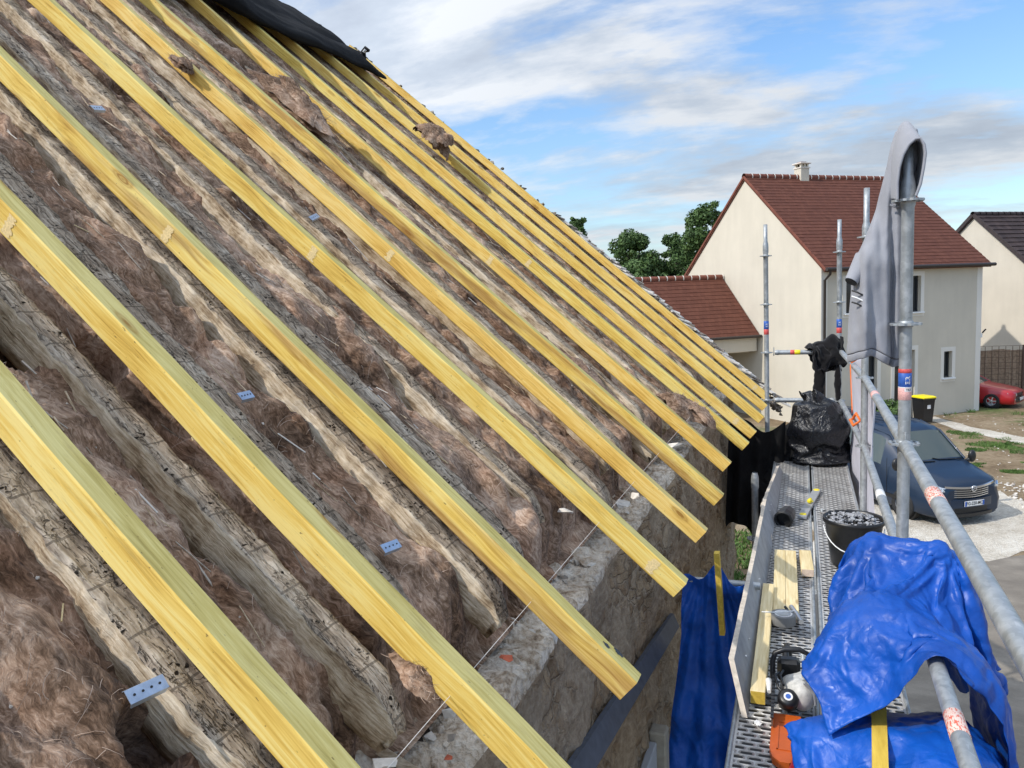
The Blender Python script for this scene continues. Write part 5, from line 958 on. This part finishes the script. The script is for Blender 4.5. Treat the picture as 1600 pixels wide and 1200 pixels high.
def surround(par, x0, x1, z0, z1, y, s=.15, bottom=True):
    mb = MB(); e = .012
    for a, b, c, d in [(x0 - s, x0, z0 - (s if bottom else 0), z1 + s), (x1, x1 + s, z0 - (s if bottom else 0), z1 + s), (x0, x1, z1, z1 + s)] + ([(x0, x1, z0 - s, z0)] if bottom else []): mb.box(((a + b) / 2, y - e / 2, (c + d) / 2), (b - a, e, d - c), M['surround'])
    return mb.build('surround', par)
def slope(par, name, x0, x1, ye, ze, yr, zr_, m, h=.21, lip=.02, flip=1, bite=.0):
    """a tiled slope: each course a step; local X along the eave, local Y up the slope"""
    L = math.hypot(yr - ye, zr_ - ze); a = math.atan2(zr_ - ze, abs(yr - ye)); n = max(1, round(L / h)); mb = MB(); hh = L / n; nx = max(2, int((x1 - x0) / .17)); rs = np.random.RandomState(int(L * 100))
    for i in range(n):
        lo = np.full(nx, i * hh) + rs.normal(0, .004, nx); zl = lip + rs.normal(0, .002, nx); xs = np.linspace(x0, x1, nx)
        mb.grid(np.array([[(x, y, 0) for x, y in zip(xs, lo)], [(x, y, z) for x, y, z in zip(xs, lo, zl)], [(x, (i + 1) * hh + .012, .006) for x in xs]]), m, False)
    mb.box(((x0 + x1) / 2, L / 2, -.06), (x1 - x0 - .004, L - .01, .11), m)
    o = mb.build(name, par); o.location = (0, ye, ze); o.rotation_euler = (a, 0, 0)
    if flip < 0: o.location = (x0 + x1, ye, ze); o.rotation_euler = (Matrix.Rotation(math.pi, 3, 'Z') @ Matrix.Rotation(a, 3, 'X')).to_euler()
    return o
def ridge(par, x0, x1, y, z, m, step=.36, mort=True):
    mb = MB(); n = int((x1 - x0) / step); st = (x1 - x0) / n; an = np.linspace(math.radians(-35), math.radians(215), 11)
    for i in range(n):
        a, b = x0 + i * st, x0 + (i + 1) * st - .035; mb.grid([[(x, y + r_ * math.cos(t), z + r_ * math.sin(t) - .03) for t in an] for x, r_ in ((a, .125), (b, .115))], m)
        mb.add([(b, y + .115 * math.cos(t), z + .115 * math.sin(t) - .03) for t in an], [list(range(11))], m)
        if mort: mb.grid([[(x, y + r_ * math.cos(t), z + r_ * math.sin(t) - .03) for t in an] for x, r_ in ((b - .004, .128), (b + .038, .130))], M['white_mortar'])
    return mb.build('ridge', par)
HA = math.atan2(.647, .762); H1 = thing('house', 'cream rendered two storey house with red tiled roof, chimney and low side annex', 'house', (.63, 29.53, 0), HA)
ZE, YR, ZR = 5.86, 4.28, 9.58; W1, D1 = 7.75, 8.5
ops = [(3.55, 4.64, 4.02, 5.36), (1.12, 2.2, 4.1, 5.30), (5.86, 6.28, 1.42, 2.44), (3.42, 4.4, .0, 2.6), (1.55, 2.6, 0., 2.52)]
mb = MB(); opening_wall(mb, 0, W1, 0, ZE, ops, 0, M['stucco'], .2)
gz = lambda y: ZE + (ZR - ZE) * (1 - abs(y - YR) / YR) - .03
for x in (0, W1): mb.add([(x, 0, 0), (x, D1 + .02, 0), (x, D1 + .02, ZE), (x, YR, gz(YR)), (x, 0, ZE)], [(4, 3, 2, 1, 0)], M['stucco'])
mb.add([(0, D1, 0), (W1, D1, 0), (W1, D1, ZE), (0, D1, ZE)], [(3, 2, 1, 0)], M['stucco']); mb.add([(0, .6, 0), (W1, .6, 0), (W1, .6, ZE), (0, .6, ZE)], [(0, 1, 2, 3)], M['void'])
mb.build('wall', H1)
for o_ in ops[:3]: window(H1, *o_, 0, leaves=2 if o_[1] - o_[0] > .6 else 1)
for o_ in ops[3:]: window(H1, *o_, 0, 'glazed_door', 2, False)
for o_ in ops: surround(H1, *o_, 0, .16, o_[2] > 1)
mb = MB(); mb.box((.14, -.006, 2.9), (.27, .012, 5.8), M['surround']); mb.box((W1 - .14, -.006, 2.9), (.27, .012, 5.8), M['surround']); mb.build('corner_band', H1)
rf = slope(H1, 'roof', -.05, W1 + .16, -.30, ZE - .18, YR, ZR, M['tile']); slope(H1, 'roof', -.05, W1 + .16, 2 * YR + .30, ZE - .18, YR, ZR, M['tile'], flip=-1)
ridge(H1, -.06, W1 + .17, YR, ZR + .03, M['ridge'])
mb = MB(); mb.tube([(-.08, -.37, ZE - .17), (W1 + .2, -.37, ZE - .17)], .065, M['gutter'], 12); mb.build('gutter', H1)
mb = MB(); mb.tube([(.10, -.36, ZE - .2), (.10, -.34, ZE - .34), (.10, -.08, ZE - .55), (.10, -.08, 0)], .045, M['gutter'], 12); mb.build('downpipe', H1)
for s in (1, -1):
    mb = MB(); a = math.atan2(ZR - ZE + .18, YR + .3); L = math.hypot(ZR - ZE + .18, YR + .3); y0 = -.30 if s > 0 else 2 * YR + .30
    mb.box((-.065, (y0 + YR) / 2, (ZE - .18 + ZR) / 2 - .01), (.022, L, .085), M['ridge'], Matrix.Rotation(s * a, 3, 'X')); mb.build('verge_trim', H1)
cx, cy = 2.78, YR; ch = MB(); ch.box((cx, cy, 9.60), (.42, .42, .68), M['stucco'], bev=.01); ch.box((cx, cy, 9.955), (.48, .48, .04), M['white_mortar'])
for dx in (-.15, 0, .15):
    for dy in (-.15, .15): ch.box((cx + dx, cy + dy, 10.04), (.08, .08, .13), M['stucco'])
ch.box((cx, cy, 10.04), (.2, .2, .13), M['void']); ch.box((cx, cy, 10.13), (.54, .54, .05), M['white_mortar'], bev=.01); ch.box((cx, cy, 10.18), (.26, .26, .04), M['ridge']); ch.build('chimney', H1)
# the annex against the gable
AX0, AX1 = -4.6, -.06; mb = MB(); mb.box(((AX0 + AX1) / 2 - .02, 3.56, 2.95), (AX1 - AX0 - .04, .2, .6), M['stucco']); mb.box((AX0 + .1, 5.75, 1.5), (.2, 4.1, 3.0), M['stucco'])
opening_wall(mb, AX0 + .2, AX1, 0, 3.2, [(-1.85, -.78, 0, 2.45)], 5.6, M['stucco'], .2); mb.box(((AX0 + AX1) / 2, 5.0, 2.62), (AX1 - AX0 - .45, 2.6, .04), M['stucco']); mb.box(((AX0 + AX1) / 2, 7.9, 1.6), (AX1 - AX0 - .1, .2, 3.2), M['stucco'])
mb.add([(AX0, 3.5, 3.2), (AX0, 8.1, 3.2), (AX0, 5.79, 5.5)], [(0, 2, 1)], M['stucco']); mb.build('annex_wall', H1)
mb = MB(); mb.box((-1.31, 5.84, 1.22), (1.07, .06, 2.44), M['frame_dark']); mb.build('annex_door', H1)
slope(H1, 'annex_roof', AX0 - .1, AX1, 3.30, 3.26, 5.79, 5.64, M['tile']); slope(H1, 'annex_roof', AX0 - .1, AX1, 8.28, 3.26, 5.79, 5.64, M['tile'], flip=-1); ridge(H1, AX0 - .1, AX1, 5.79, 5.68, M['ridge'])
mb = MB(); mb.tube([(AX0 - .1, 3.24, 3.25), (AX1 + .02, 3.24, 3.25)], .055, M['gutter'], 10); mb.build('annex_gutter', H1)
mb = MB(); mb.box((W1 + .06, .06, 2.95), (.10, .12, .16), M['white'], bev=.02); mb.tube([(W1 + .05, -.02, 3.05), (W1 + .14, -.10, 3.2)], .03, M['black'], 8); mb.build('wall_lamp', H1)
# second house, dark roof
A2 = onY(1523, 333, 44); H2 = thing('house', 'second cream house with dark brown roof, behind the red car at the right edge', 'house', (A2[0], A2[1], 0), R(40)); zr2 = A2[2] - .06; ze2 = zr2 - 4.3
mb = MB()
mb.add([(0, -4.9, 0), (0, 4.9, 0), (0, 4.9, ze2), (0, 0, zr2 - .04), (0, -4.9, ze2)], [(4, 3, 2, 1, 0)], M['stucco2'])
for y in (-4.9, 4.9): mb.add([(0, y, 0), (9, y, 0), (9, y, ze2), (0, y, ze2)], [(0, 1, 2, 3)], M['stucco2'])
mb.add([(9, -4.9, 0), (9, 4.9, 0), (9, 4.9, ze2), (9, 0, zr2 - .04), (9, -4.9, ze2)], [(0, 1, 2, 3, 4)], M['stucco2']); mb.build('wall', H2)
slope(H2, 'roof', -.12, 9.2, -5.15, ze2 - .2, 0, zr2, M['tile2'], .33, .045); slope(H2, 'roof', -.12, 9.2, 5.15, ze2 - .2, 0, zr2, M['tile2'], .33, .045, flip=-1); ridge(H2, -.15, 9.2, 0, zr2 + .04, M['ridge2'], .4, False)
mb = MB()
for s in (-1, 1): mb.box((-.13, s * 2.57, (ze2 - .2 + zr2) / 2), (.05, 6.75, .17), M['ridge2'], Matrix.Rotation(-s * math.atan2(4.5, 5.15), 3, 'X'))
mb.build('verge_trim', H2)
# reed and wire fence behind the red car
fa, fb = onZ(1532, 603, 0), np.array([0, 0, 0.]); F0 = np.array([7.2, 39.2]); F1 = np.array([17, 41.2]); dv = (F1 - F0); L = np.linalg.norm(dv); FE = thing('fence', 'brown reed fence with rusty wire mesh behind the red car', 'fence', (*F0, 0), math.atan2(dv[1], dv[0]))
mb = MB(); [mb.box((.245 * i + .12, .02 * math.sin(i * 1.7), 1.0 + .03 * math.sin(i * 5)), (.235, .03, 2.0), M['reed']) for i in range(int(L / .245))]; mb.build('reed_panel', FE)
mb = MB(); [mb.box((.28 * i + .1, -.12, 1.08), (.018, .018, 2.16), M['rust']) for i in range(int(L / .28))]; [mb.box((L / 2, -.135, .18 + .25 * i), (L, .014, .014), M['rust']) for i in range(9)]; mb.build('wire_mesh', FE)
for i in range(6): mb = MB(); mb.box((i * 1.9 + .06, -.06, 1.1), (.07, .07, 2.2), M['rust']); mb.build('post', FE)
# wheeled bin, shrub
b_ = np.array([4.15, 31.2]); BN = thing('wheeled_bin', 'black wheeled bin with a bright yellow lid, standing by the house wall', 'bin', (*b_, 0), R(35)); BN.scale = (.86, .86, .92)
mb = MB(); P = [[(sx * w_, sy * d_, z) for sx, sy in ((-1, -1), (1, -1), (1, 1), (-1, 1), (-1, -1))] for w_, d_, z in ((.23, .26, .06), (.28, .33, .95), (.30, .36, .96), (.30, .36, 1.02))]; mb.grid(P, M['black_plastic'], False); mb.build('body', BN)
mb = MB(); mb.grid([[(sx * w_, sy * d_, z) for sx, sy in ((-1, -1), (1, -1), (1, 1), (-1, 1), (-1, -1))] for w_, d_, z in ((.31, .37, 1.02), (.315, .375, 1.06), (.24, .30, 1.11), (.001, .001, 1.125))], M['yellow'], False); mb.build('lid', BN)
mb = MB(); mb.box((.0, -.305, .70), (.16, .02, .18), M['label_white']); mb.build('label', BN)
for s in (-1, 1): mb = MB(); mb.tube([(s * .24, .3, .1), (s * .29, .3, .1)], .1, M['black_rubber'], 16); mb.build('wheel', BN)
def leaves(name, clumps, n, size, mats, par, rs):
    """leaf-sized faces through the volume of many small clumps"""
    cs = np.array([c[:3] for c in clumps]); rr = np.array([c[3] for c in clumps]); k = rs.choice(len(clumps), n, p=rr ** 2 / (rr ** 2).sum()); d = rs.normal(size=(n, 3)); d /= np.linalg.norm(d, axis=1)[:, None]
    p = cs[k] + d * (rr[k] * rs.uniform(.25, 1., n) ** .5)[:, None] * (1, 1, .8); nm = d + rs.normal(0, .8, (n, 3)) + (0, 0, .4); nm /= np.linalg.norm(nm, axis=1)[:, None]
    a = np.cross(nm, rs.normal(size=(n, 3))); a /= np.linalg.norm(a, axis=1)[:, None]; b = np.cross(nm, a); s = (size * rs.uniform(.55, 1.25, n))[:, None]
    V = np.stack([p - a * s, p - b * s * .55, p + a * s, p + b * s * .55], 1).reshape(-1, 3); F = np.arange(4 * n).reshape(-1, 4); return fastmesh(name, V, F, mats, False, par, mi=(rs.rand(n) < .4).astype(int))
def tree(x, y, h, r, seed, lab, n=15000, cat='tree', trunk=True, size=.115, squash=1.0):
    rs = np.random.RandomState(seed); t = thing('broadleaf_tree', lab, cat, (x, y, 0), 0, 'trees beyond the houses'); cl = []; base = h * .32
    mb = MB(); mb.tube([(0, 0, 0), (.1, 0, h * .2), (.0, .1, h * .45), (.1, .1, h * .8)], [r * .11, r * .085, r * .06, .02], M['bark'], 8)
    for i in range(34):
        z = base + (h - base) * rs.uniform(0, 1) ** .8; f = (z - base) / (h - base); ra = r * (math.sin(math.pi * min(1, .18 + .80 * f)) ** .7) * rs.uniform(.45, 1.0); a = rs.uniform(0, 6.28); c = (ra * math.cos(a), ra * math.sin(a), z)
        cl.append((*c, r * rs.uniform(.20, .36)))
        if i < 14: mb.tube([(0, .05, z * .6), (c[0] * .5, c[1] * .5, z * .85), c], [r * .04, r * .025, .015], M['bark'], 6)
    for i in range(14): a = rs.uniform(0, 6.28); z = h * rs.uniform(.75, 1.03); ra = r * rs.uniform(.1, .6); cl.append((ra * math.cos(a), ra * math.sin(a), z, r * rs.uniform(.08, .17)))
    mb.build('trunk', t); leaves('crown', cl, n, size, [M['leaf'], M['leaf2']], t, rs); return t
tree(-11.5, 55, 9.2, 2.3, 1, 'round dark green tree standing over the ridge of the annex'); tree(-8.8, 58, 9.0, 2.4, 2, 'lower loose green tree between the round tree and the tall tree by the gable'); tree(-5.7, 52, 10.3, 2.5, 3, 'tall green tree rising behind the left edge of the cream gable')
tree(-16.2, 57, 10.6, 1.7, 4, 'treetop just showing above the edge of the stripped roof'); tree(-9.3, 48, 7.0, 2.0, 5, 'small dark tree low behind the annex roof'); tree(-12.5, 62, 8.0, 2.6, 6, 'broad low tree behind the round dark green tree'); tree(-7.2, 58, 7.6, 2.2, 8, 'dark bushy tree behind the small tree by the annex')
rs = np.random.RandomState(77); SH = thing('shrub', 'small green shrub by the house door behind the blue van', 'shrub', (2.9, 29.9, 0)); leaves('foliage', [(rs.normal() * .4, rs.normal() * .3, .35 + rs.rand() * .6, .3) for _ in range(9)], 2600, .06, [M['leaf2'], M['leaf']], SH, rs); mb = MB(); [mb.tube([(0, 0, 0), (rs.normal() * .25, rs.normal() * .2, .7)], [.02, .006], M['bark'], 6) for _ in range(6)]; mb.build('stem', SH)
# ------------------------------------------------------------------ vehicles: x forward (nose at 0), y left, z up
def loft(st):
    """st: stations (x, [(halfwidth, z), ...] from the roof centre down to the sill) -> (n, m, 3) grid, left half"""
    return np.array([[(x, hw, z) for hw, z in ring] for x, ring in st])
def vehicle(name, lab, cat, loc, rz, st, paint, win, sub=2, sc=1.):
    t = thing(name, lab, cat, loc, rz); t.scale = (sc,) * 3
    G_ = loft(st); n, m = G_.shape[:2]; full = np.concatenate([G_, G_[:, ::-1][:, 1:] * (1, -1, 1)], 1) if False else None
    body = MB(); parts = {}
    for i in range(n - 1):
        for j in range(m - 1):
            key = win.get((i, j)); q = [G_[i, j], G_[i + 1, j], G_[i + 1, j + 1], G_[i, j + 1]]
            for s in (1, -1):
                qq = [(p[0], p[1] * s, p[2]) for p in q]; f = (0, 1, 2, 3) if s < 0 else (3, 2, 1, 0)
                (body if key is None else parts.setdefault((key, s if key.startswith('side') else 0), MB())).add(qq, [f], paint if key is None else M['car_glass'], True)
    body.add([tuple(p) for p in G_[0]] + [(p[0], -p[1], p[2]) for p in G_[0][::-1]], [list(range(2 * m))], paint)
    o = body.build('body', t); bm = bmesh.new(); bm.from_mesh(o.data); bmesh.ops.remove_doubles(bm, verts=bm.verts, dist=.0008); bmesh.ops.recalc_face_normals(bm, faces=bm.faces[:]); bm.to_mesh(o.data); bm.free()
    for (key, s), p_ in parts.items():
        w_ = p_.build('windscreen' if key == 'front' else 'side_window' if key.startswith('side') else 'rear_window', t); bm = bmesh.new(); bm.from_mesh(w_.data); bmesh.ops.remove_doubles(bm, verts=bm.verts, dist=.0008); bmesh.ops.recalc_face_normals(bm, faces=bm.faces[:]); bm.to_mesh(w_.data); bm.free()
    return t
def wheel(t, x, y, r, w_, spokes=5):
    s = 1 if y > 0 else -1; q = Matrix.Rotation(-s * math.pi / 2, 3, 'X'); mb = MB(); mb.lathe([(r * .62, -w_ / 2), (r * .93, -w_ / 2), (r, -w_ * .35), (r, w_ * .35), (r * .93, w_ / 2), (r * .66, w_ / 2), (r * .62, w_ * .4)], M['tyre'], n=28); o = mb.build('wheel', t); o.location = (x, y, r); o.rotation_euler = q.to_euler()
    mb = MB(); mb.lathe([(r * .62, w_ * .42), (r * .58, w_ * .30), (r * .5, w_ * .12), (.0001, w_ * .10)], M['midgrey'], n=28)
    for k in range(spokes): mb.box((r * .33 * math.cos(k * 2 * math.pi / spokes), r * .33 * math.sin(k * 2 * math.pi / spokes), w_ * .33), (r * .52, r * .16, w_ * .16), M['silver'], Matrix.Rotation(k * 2 * math.pi / spokes, 3, 'Z'), .004)
    mb.lathe([(r * .16, w_ * .36), (r * .13, w_ * .44), (.0001, w_ * .44)], M['silver'], n=16); mb.build('rim', o)
    mb = MB(); mb.lathe([(r * 1.18, -.12), (r * 1.18, .028)], M['black'], n=28); mb.lathe([(.0001, .010), (r * 1.17, .010)], M['black'], n=28); a = mb.build('wheel_arch', t); a.location = (x, y - s * .052 + s * .06, r); a.rotation_euler = q.to_euler(); return o
def xz(t, name, pts, y0, y1, m): mb = MB(); n = len(pts); vs = [(x, y0, z) for x, z in pts] + [(x, y1, z) for x, z in pts]; mb.add(vs, [(i, (i + 1) % n, n + (i + 1) % n, n + i) for i in range(n)] + [list(range(n)), list(range(2 * n - 1, n - 1, -1))], m); return mb.build(name, t)
vs_ = [ # x, ring: roof centre, roof inner, roof edge, glass top, belt, shoulder, waist, sill, under
 (-.03, [(0, .80), (.35, .80), (.55, .79), (.60, .78), (.62, .70), (.66, .62), (.72, .50), (.70, .28), (.60, .20)]),
 (-.10, [(0, .92), (.38, .91), (.66, .88), (.72, .85), (.76, .74), (.80, .62), (.84, .50), (.80, .26), (.70, .18)]),
 (-.30, [(0, 1.00), (.42, .99), (.74, .96), (.82, .92), (.87, .80), (.90, .66), (.93, .50), (.90, .24), (.80, .18)]),
 (-.62, [(0, 1.09), (.45, 1.085), (.78, 1.06), (.87, 1.01), (.93, .86), (.95, .70), (.97, .52), (.95, .24), (.85, .18)]),
 (-.98, [(0, 1.19), (.48, 1.185), (.79, 1.17), (.88, 1.10), (.95, .95), (.97, .75), (.98, .54), (.96, .24), (.86, .18)]),
 (-1.06, [(0, 1.25), (.48, 1.245), (.78, 1.225), (.87, 1.14), (.95, .97), (.975, .75), (.98, .54), (.96, .24), (.86, .18)]),
 (-1.66, [(0, 1.80), (.44, 1.795), (.70, 1.77), (.79, 1.66), (.95, 1.10), (.975, .80), (.98, .54), (.96, .24), (.86, .18)]),
 (-1.80, [(0, 1.88), (.44, 1.875), (.70, 1.85), (.79, 1.74), (.95, 1.12), (.975, .80), (.98, .54), (.96, .24), (.86, .18)]),
 (-2.35, [(0, 1.965), (.48, 1.955), (.74, 1.92), (.82, 1.80), (.955, 1.14), (.975, .82), (.98, .54), (.96, .24), (.86, .18)]),
 (-2.50, [(0, 1.97), (.48, 1.96), (.74, 1.925), (.82, 1.80), (.955, 1.14), (.975, .82), (.98, .54), (.96, .24), (.86, .18)]),
 (-3.55, [(0, 1.975), (.48, 1.965), (.75, 1.93), (.83, 1.80), (.955, 1.15), (.975, .82), (.98, .54), (.96, .24), (.86, .18)]),
 (-4.80, [(0, 1.95), (.48, 1.94), (.74, 1.91), (.82, 1.78), (.95, 1.15), (.97, .82), (.975, .54), (.95, .24), (.86, .18)]),
 (-4.98, [(0, 1.90), (.48, 1.89), (.70, 1.86), (.78, 1.74), (.91, 1.15), (.93, .82), (.93, .54), (.92, .28), (.84, .24)]),
 (-5.0, [(0, .30), (.3, .30), (.5, .30), (.5, .30), (.6, .3), (.6, .3), (.6, .3), (.6, .28), (.5, .24)])]
wn = {(5, 0): 'front', (5, 1): 'front', (7, 3): 'side_a', (9, 3): 'side_b', (6, 3): 'side_a'}
VH = R(-54); VN = vehicle('van', 'dark blue delivery van parked on pale gravel beyond the scaffold', 'van', (3.36, 18.12, 0), VH, vs_, M['van'], wn, sc=.97)
for x in (-.95, -4.05):
    for s in (1, -1): wheel(VN, x, s * .885, .33, .2)
fx = lambda y: -.005 - .10 * (abs(y) / .62) ** 2.2
def curved(t, name, z0, z1, yw, m, push=0., th=.03, dz=0., ya=None):
    ys = np.linspace(-yw if ya is None else ya, yw, 25); mb = MB(); d_ = lambda y: dz * (abs(y) / yw) ** 1.5
    mb.grid([[(fx(y) + push - th, y, z0 + d_(y)) for y in ys], [(fx(y) + push, y, z0 + d_(y)) for y in ys], [(fx(y) + push, y, z1 + d_(y)) for y in ys], [(fx(y) + push - th, y, z1 + d_(y)) for y in ys]], m, False); return mb.build(name, t)
curved(VN, 'grille_back', .60, .83, .60, M['black'], .012, .1, .03); curved(VN, 'chrome_bar', .80, .845, .66, M['chrome'], .035, .05, .045)
for i in range(4): curved(VN, 'grille_bar', .615 + .046 * i, .630 + .046 * i, .60 - .02 * (3 - i), M['chrome'], .026, .03, .03)
curved(VN, 'bumper', .40, .585, .74, M['van'], .05, .16); curved(VN, 'lower_intake', .27, .40, .62, M['black'], .022, .14); curved(VN, 'bumper_lip', .20, .27, .74, M['black_plastic'], .06, .16)
mb = MB(); mb.lathe([(.042, .0), (.058, .004), (.070, .0), (.070, -.02), (.042, -.02), (.042, 0)], M['chrome'], (.045, 0, .805), 28, rot=Matrix.Rotation(R(90), 3, 'Y')); mb.box((.05, .0, .805), (.012, .16, .016), M['chrome'], Matrix.Rotation(R(20), 3, 'X')); mb.build('round_emblem', VN)
PL = MB(); PL.box((.055, 0, .49), (.012, .52, .115), M['plate'], bev=.003); PL.box((.0615, -.235, .49), (.004, .045, .105), M['blue']); PL.box((.0615, .235, .49), (.004, .045, .105), M['blue']); pl = PL.build('number_plate', VN)
v, f = text_faces('FG-220-MC', .098, .002); mb = MB(); mb.add([(.0625, a * .92, .49 + b) for a, b, _ in v], f, M['black']); mb.build('lettering', pl)
for s in (1, -1):
    mb = MB(); P = np.array([[(-.075, .60, .70), (-.11, .70, .69), (-.24, .84, .72), (-.42, .925, .80)], [(-.06, .59, .76), (-.10, .71, .78), (-.24, .845, .82), (-.44, .92, .88)], [(-.09, .60, .835), (-.12, .70, .86), (-.26, .81, .915), (-.50, .875, .96)]]); P[..., 1] = (P[..., 1] + .014) * s; P[..., 0] += .02; P[..., 2] += .004; mb.grid(P, M['lamp'], True); h = mb.build('headlight', VN); mb = MB()
    mb.tube([P[1, 1] + (.012, 0, 0), P[1, 2] + (.01, s * .012, 0)], .03, M['chrome'], 10); mb.tube([P[0, 0] + (.01, 0, -.006), P[0, 1] + (.012, 0, -.008), P[0, 2] + (.006, .01 * s, -.006)], .013, M['black'], 6); mb.build('lamp_reflector', h)
    o = blob('mirror', [((-1.05, s * 1.06, 1.22), (.07, .10, .15)), ((-1.08, s * .97, 1.12), (.05, .08, .05))], M['black_plastic'], .02, None, 2, VN)
    mb = MB(); mb.tube([(-2.2, s * .985, 1.0), (-2.26, s * 1.0, 1.0), (-2.40, s * 1.0, 1.0), (-2.46, s * .985, 1.0)], .018, M['van'], 8); mb.build('door_handle', VN)
    mb = MB(); [mb.box((x, s * .982, .85), (.008, .006, .9), M['black']) for x in (-1.42, -2.52, -3.6)]; mb.build('door_gap', VN); mb = MB(); mb.box((-2.4, s * .985, .45), (2.6, .02, .08), M['black_plastic']); mb.build('side_moulding', VN)
    mb = MB(); mb.tube([(-1.0, s * .80, 1.20), (-1.62, s * .70, 1.765), (-2.3, s * .765, 1.90)], .026, M['van'], 8); mb.build('screen_pillar', VN)
mb = MB(); mb.tube([(-.99, .70, 1.21), (-1.02, .1, 1.235), (-1.06, -.05, 1.27)], .012, M['black'], 6); mb.tube([(-.99, -.05, 1.21), (-1.02, -.55, 1.235)], .012, M['black'], 6); mb.build('wiper', VN)
mb = MB(); [mb.box((-3.4, y, 1.978), (2.6, .03, .012), M['van']) for y in (-.5, -.25, 0, .25, .5)]; mb.build('roof_rib', VN)
# red hatchback behind the corner of the cream house
rs_ = [(-.02, [(0, .62), (.4, .62), (.62, .61), (.66, .60), (.68, .55), (.70, .48), (.74, .38), (.70, .22), (.6, .18)]),
 (-.16, [(0, .72), (.42, .715), (.70, .69), (.76, .66), (.79, .60), (.81, .50), (.82, .38), (.79, .20), (.7, .16)]),
 (-.60, [(0, .82), (.44, .81), (.72, .79), (.80, .75), (.84, .64), (.85, .52), (.85, .38), (.82, .20), (.7, .16)]),
 (-1.22, [(0, .92), (.44, .915), (.70, .90), (.80, .85), (.85, .70), (.86, .54), (.86, .38), (.83, .20), (.7, .16)]),
 (-1.28, [(0, .95), (.44, .945), (.68, .93), (.79, .86), (.85, .72), (.86, .54), (.86, .38), (.83, .20), (.7, .16)]),
 (-1.95, [(0, 1.34), (.40, 1.335), (.58, 1.31), (.66, 1.22), (.85, .90), (.86, .56), (.86, .38), (.83, .20), (.7, .16)]),
 (-2.05, [(0, 1.37), (.40, 1.365), (.58, 1.34), (.66, 1.24), (.85, .90), (.86, .56), (.86, .38), (.83, .20), (.7, .16)]),
 (-2.75, [(0, 1.40), (.40, 1.395), (.59, 1.37), (.67, 1.27), (.85, .91), (.86, .56), (.86, .38), (.83, .20), (.7, .16)]),
 (-2.82, [(0, 1.40), (.40, 1.395), (.59, 1.37), (.67, 1.27), (.85, .91), (.86, .56), (.86, .38), (.83, .20), (.7, .16)]),
 (-3.35, [(0, 1.35), (.40, 1.345), (.57, 1.32), (.65, 1.23), (.84, .92), (.85, .56), (.85, .38), (.82, .20), (.7, .16)]),
 (-3.80, [(0, .98), (.40, .97), (.60, .95), (.68, .93), (.80, .88), (.82, .56), (.82, .38), (.80, .22), (.7, .18)]),
 (-3.98, [(0, .60), (.40, .60), (.6, .6), (.66, .58), (.72, .52), (.74, .46), (.74, .38), (.72, .26), (.6, .22)])]
RC = vehicle('car', 'red hatchback parked by the reed fence, half hidden by the cream house', 'car', (8.15, 35.55, 0), R(-26), rs_, M['car_red'], {(4, 0): 'front', (4, 1): 'front', (6, 3): 'side_a', (8, 3): 'side_b', (9, 0): 'rear', (9, 1): 'rear'})
for x in (-.78, -3.2):
    for s in (1, -1): wheel(RC, x, s * .79, .29, .18)
fx2 = fx
curved(RC, 'bumper', .24, .47, .72, M['black_plastic'], .05, .16); curved(RC, 'grille', .50, .585, .34, M['black'], .03, .05); 
mb = MB(); mb.box((.06, 0, .36), (.012, .50, .11), M['plate']); mb.build('number_plate', RC)
for s in (1, -1):
    mb = MB(); P = np.array([[(-.03, .42, .50), (-.09, .60, .50), (-.22, .78, .53)], [(-.03, .42, .60), (-.09, .62, .62), (-.28, .795, .64)]]); P[..., 1] = (P[..., 1] + .015) * s; P[..., 0] += .03; mb.grid(P, M['lamp'], True); mb.build('headlight', RC)
    mb = MB(); mb.tube([(-.06 + .03, s * .55, .36), (-.10 + .03, s * .66, .36)], .03, M['lamp'], 8); mb.build('fog_lamp', RC); blob('mirror', [((-1.45, s * .92, .96), (.06, .09, .06))], M['black_plastic'], .02, None, 2, RC)
    mb = MB(); mb.tube([(-1.24, s * .74, .90), (-1.92, s * .60, 1.30)], .022, M['car_red'], 8); mb.build('screen_pillar', RC)
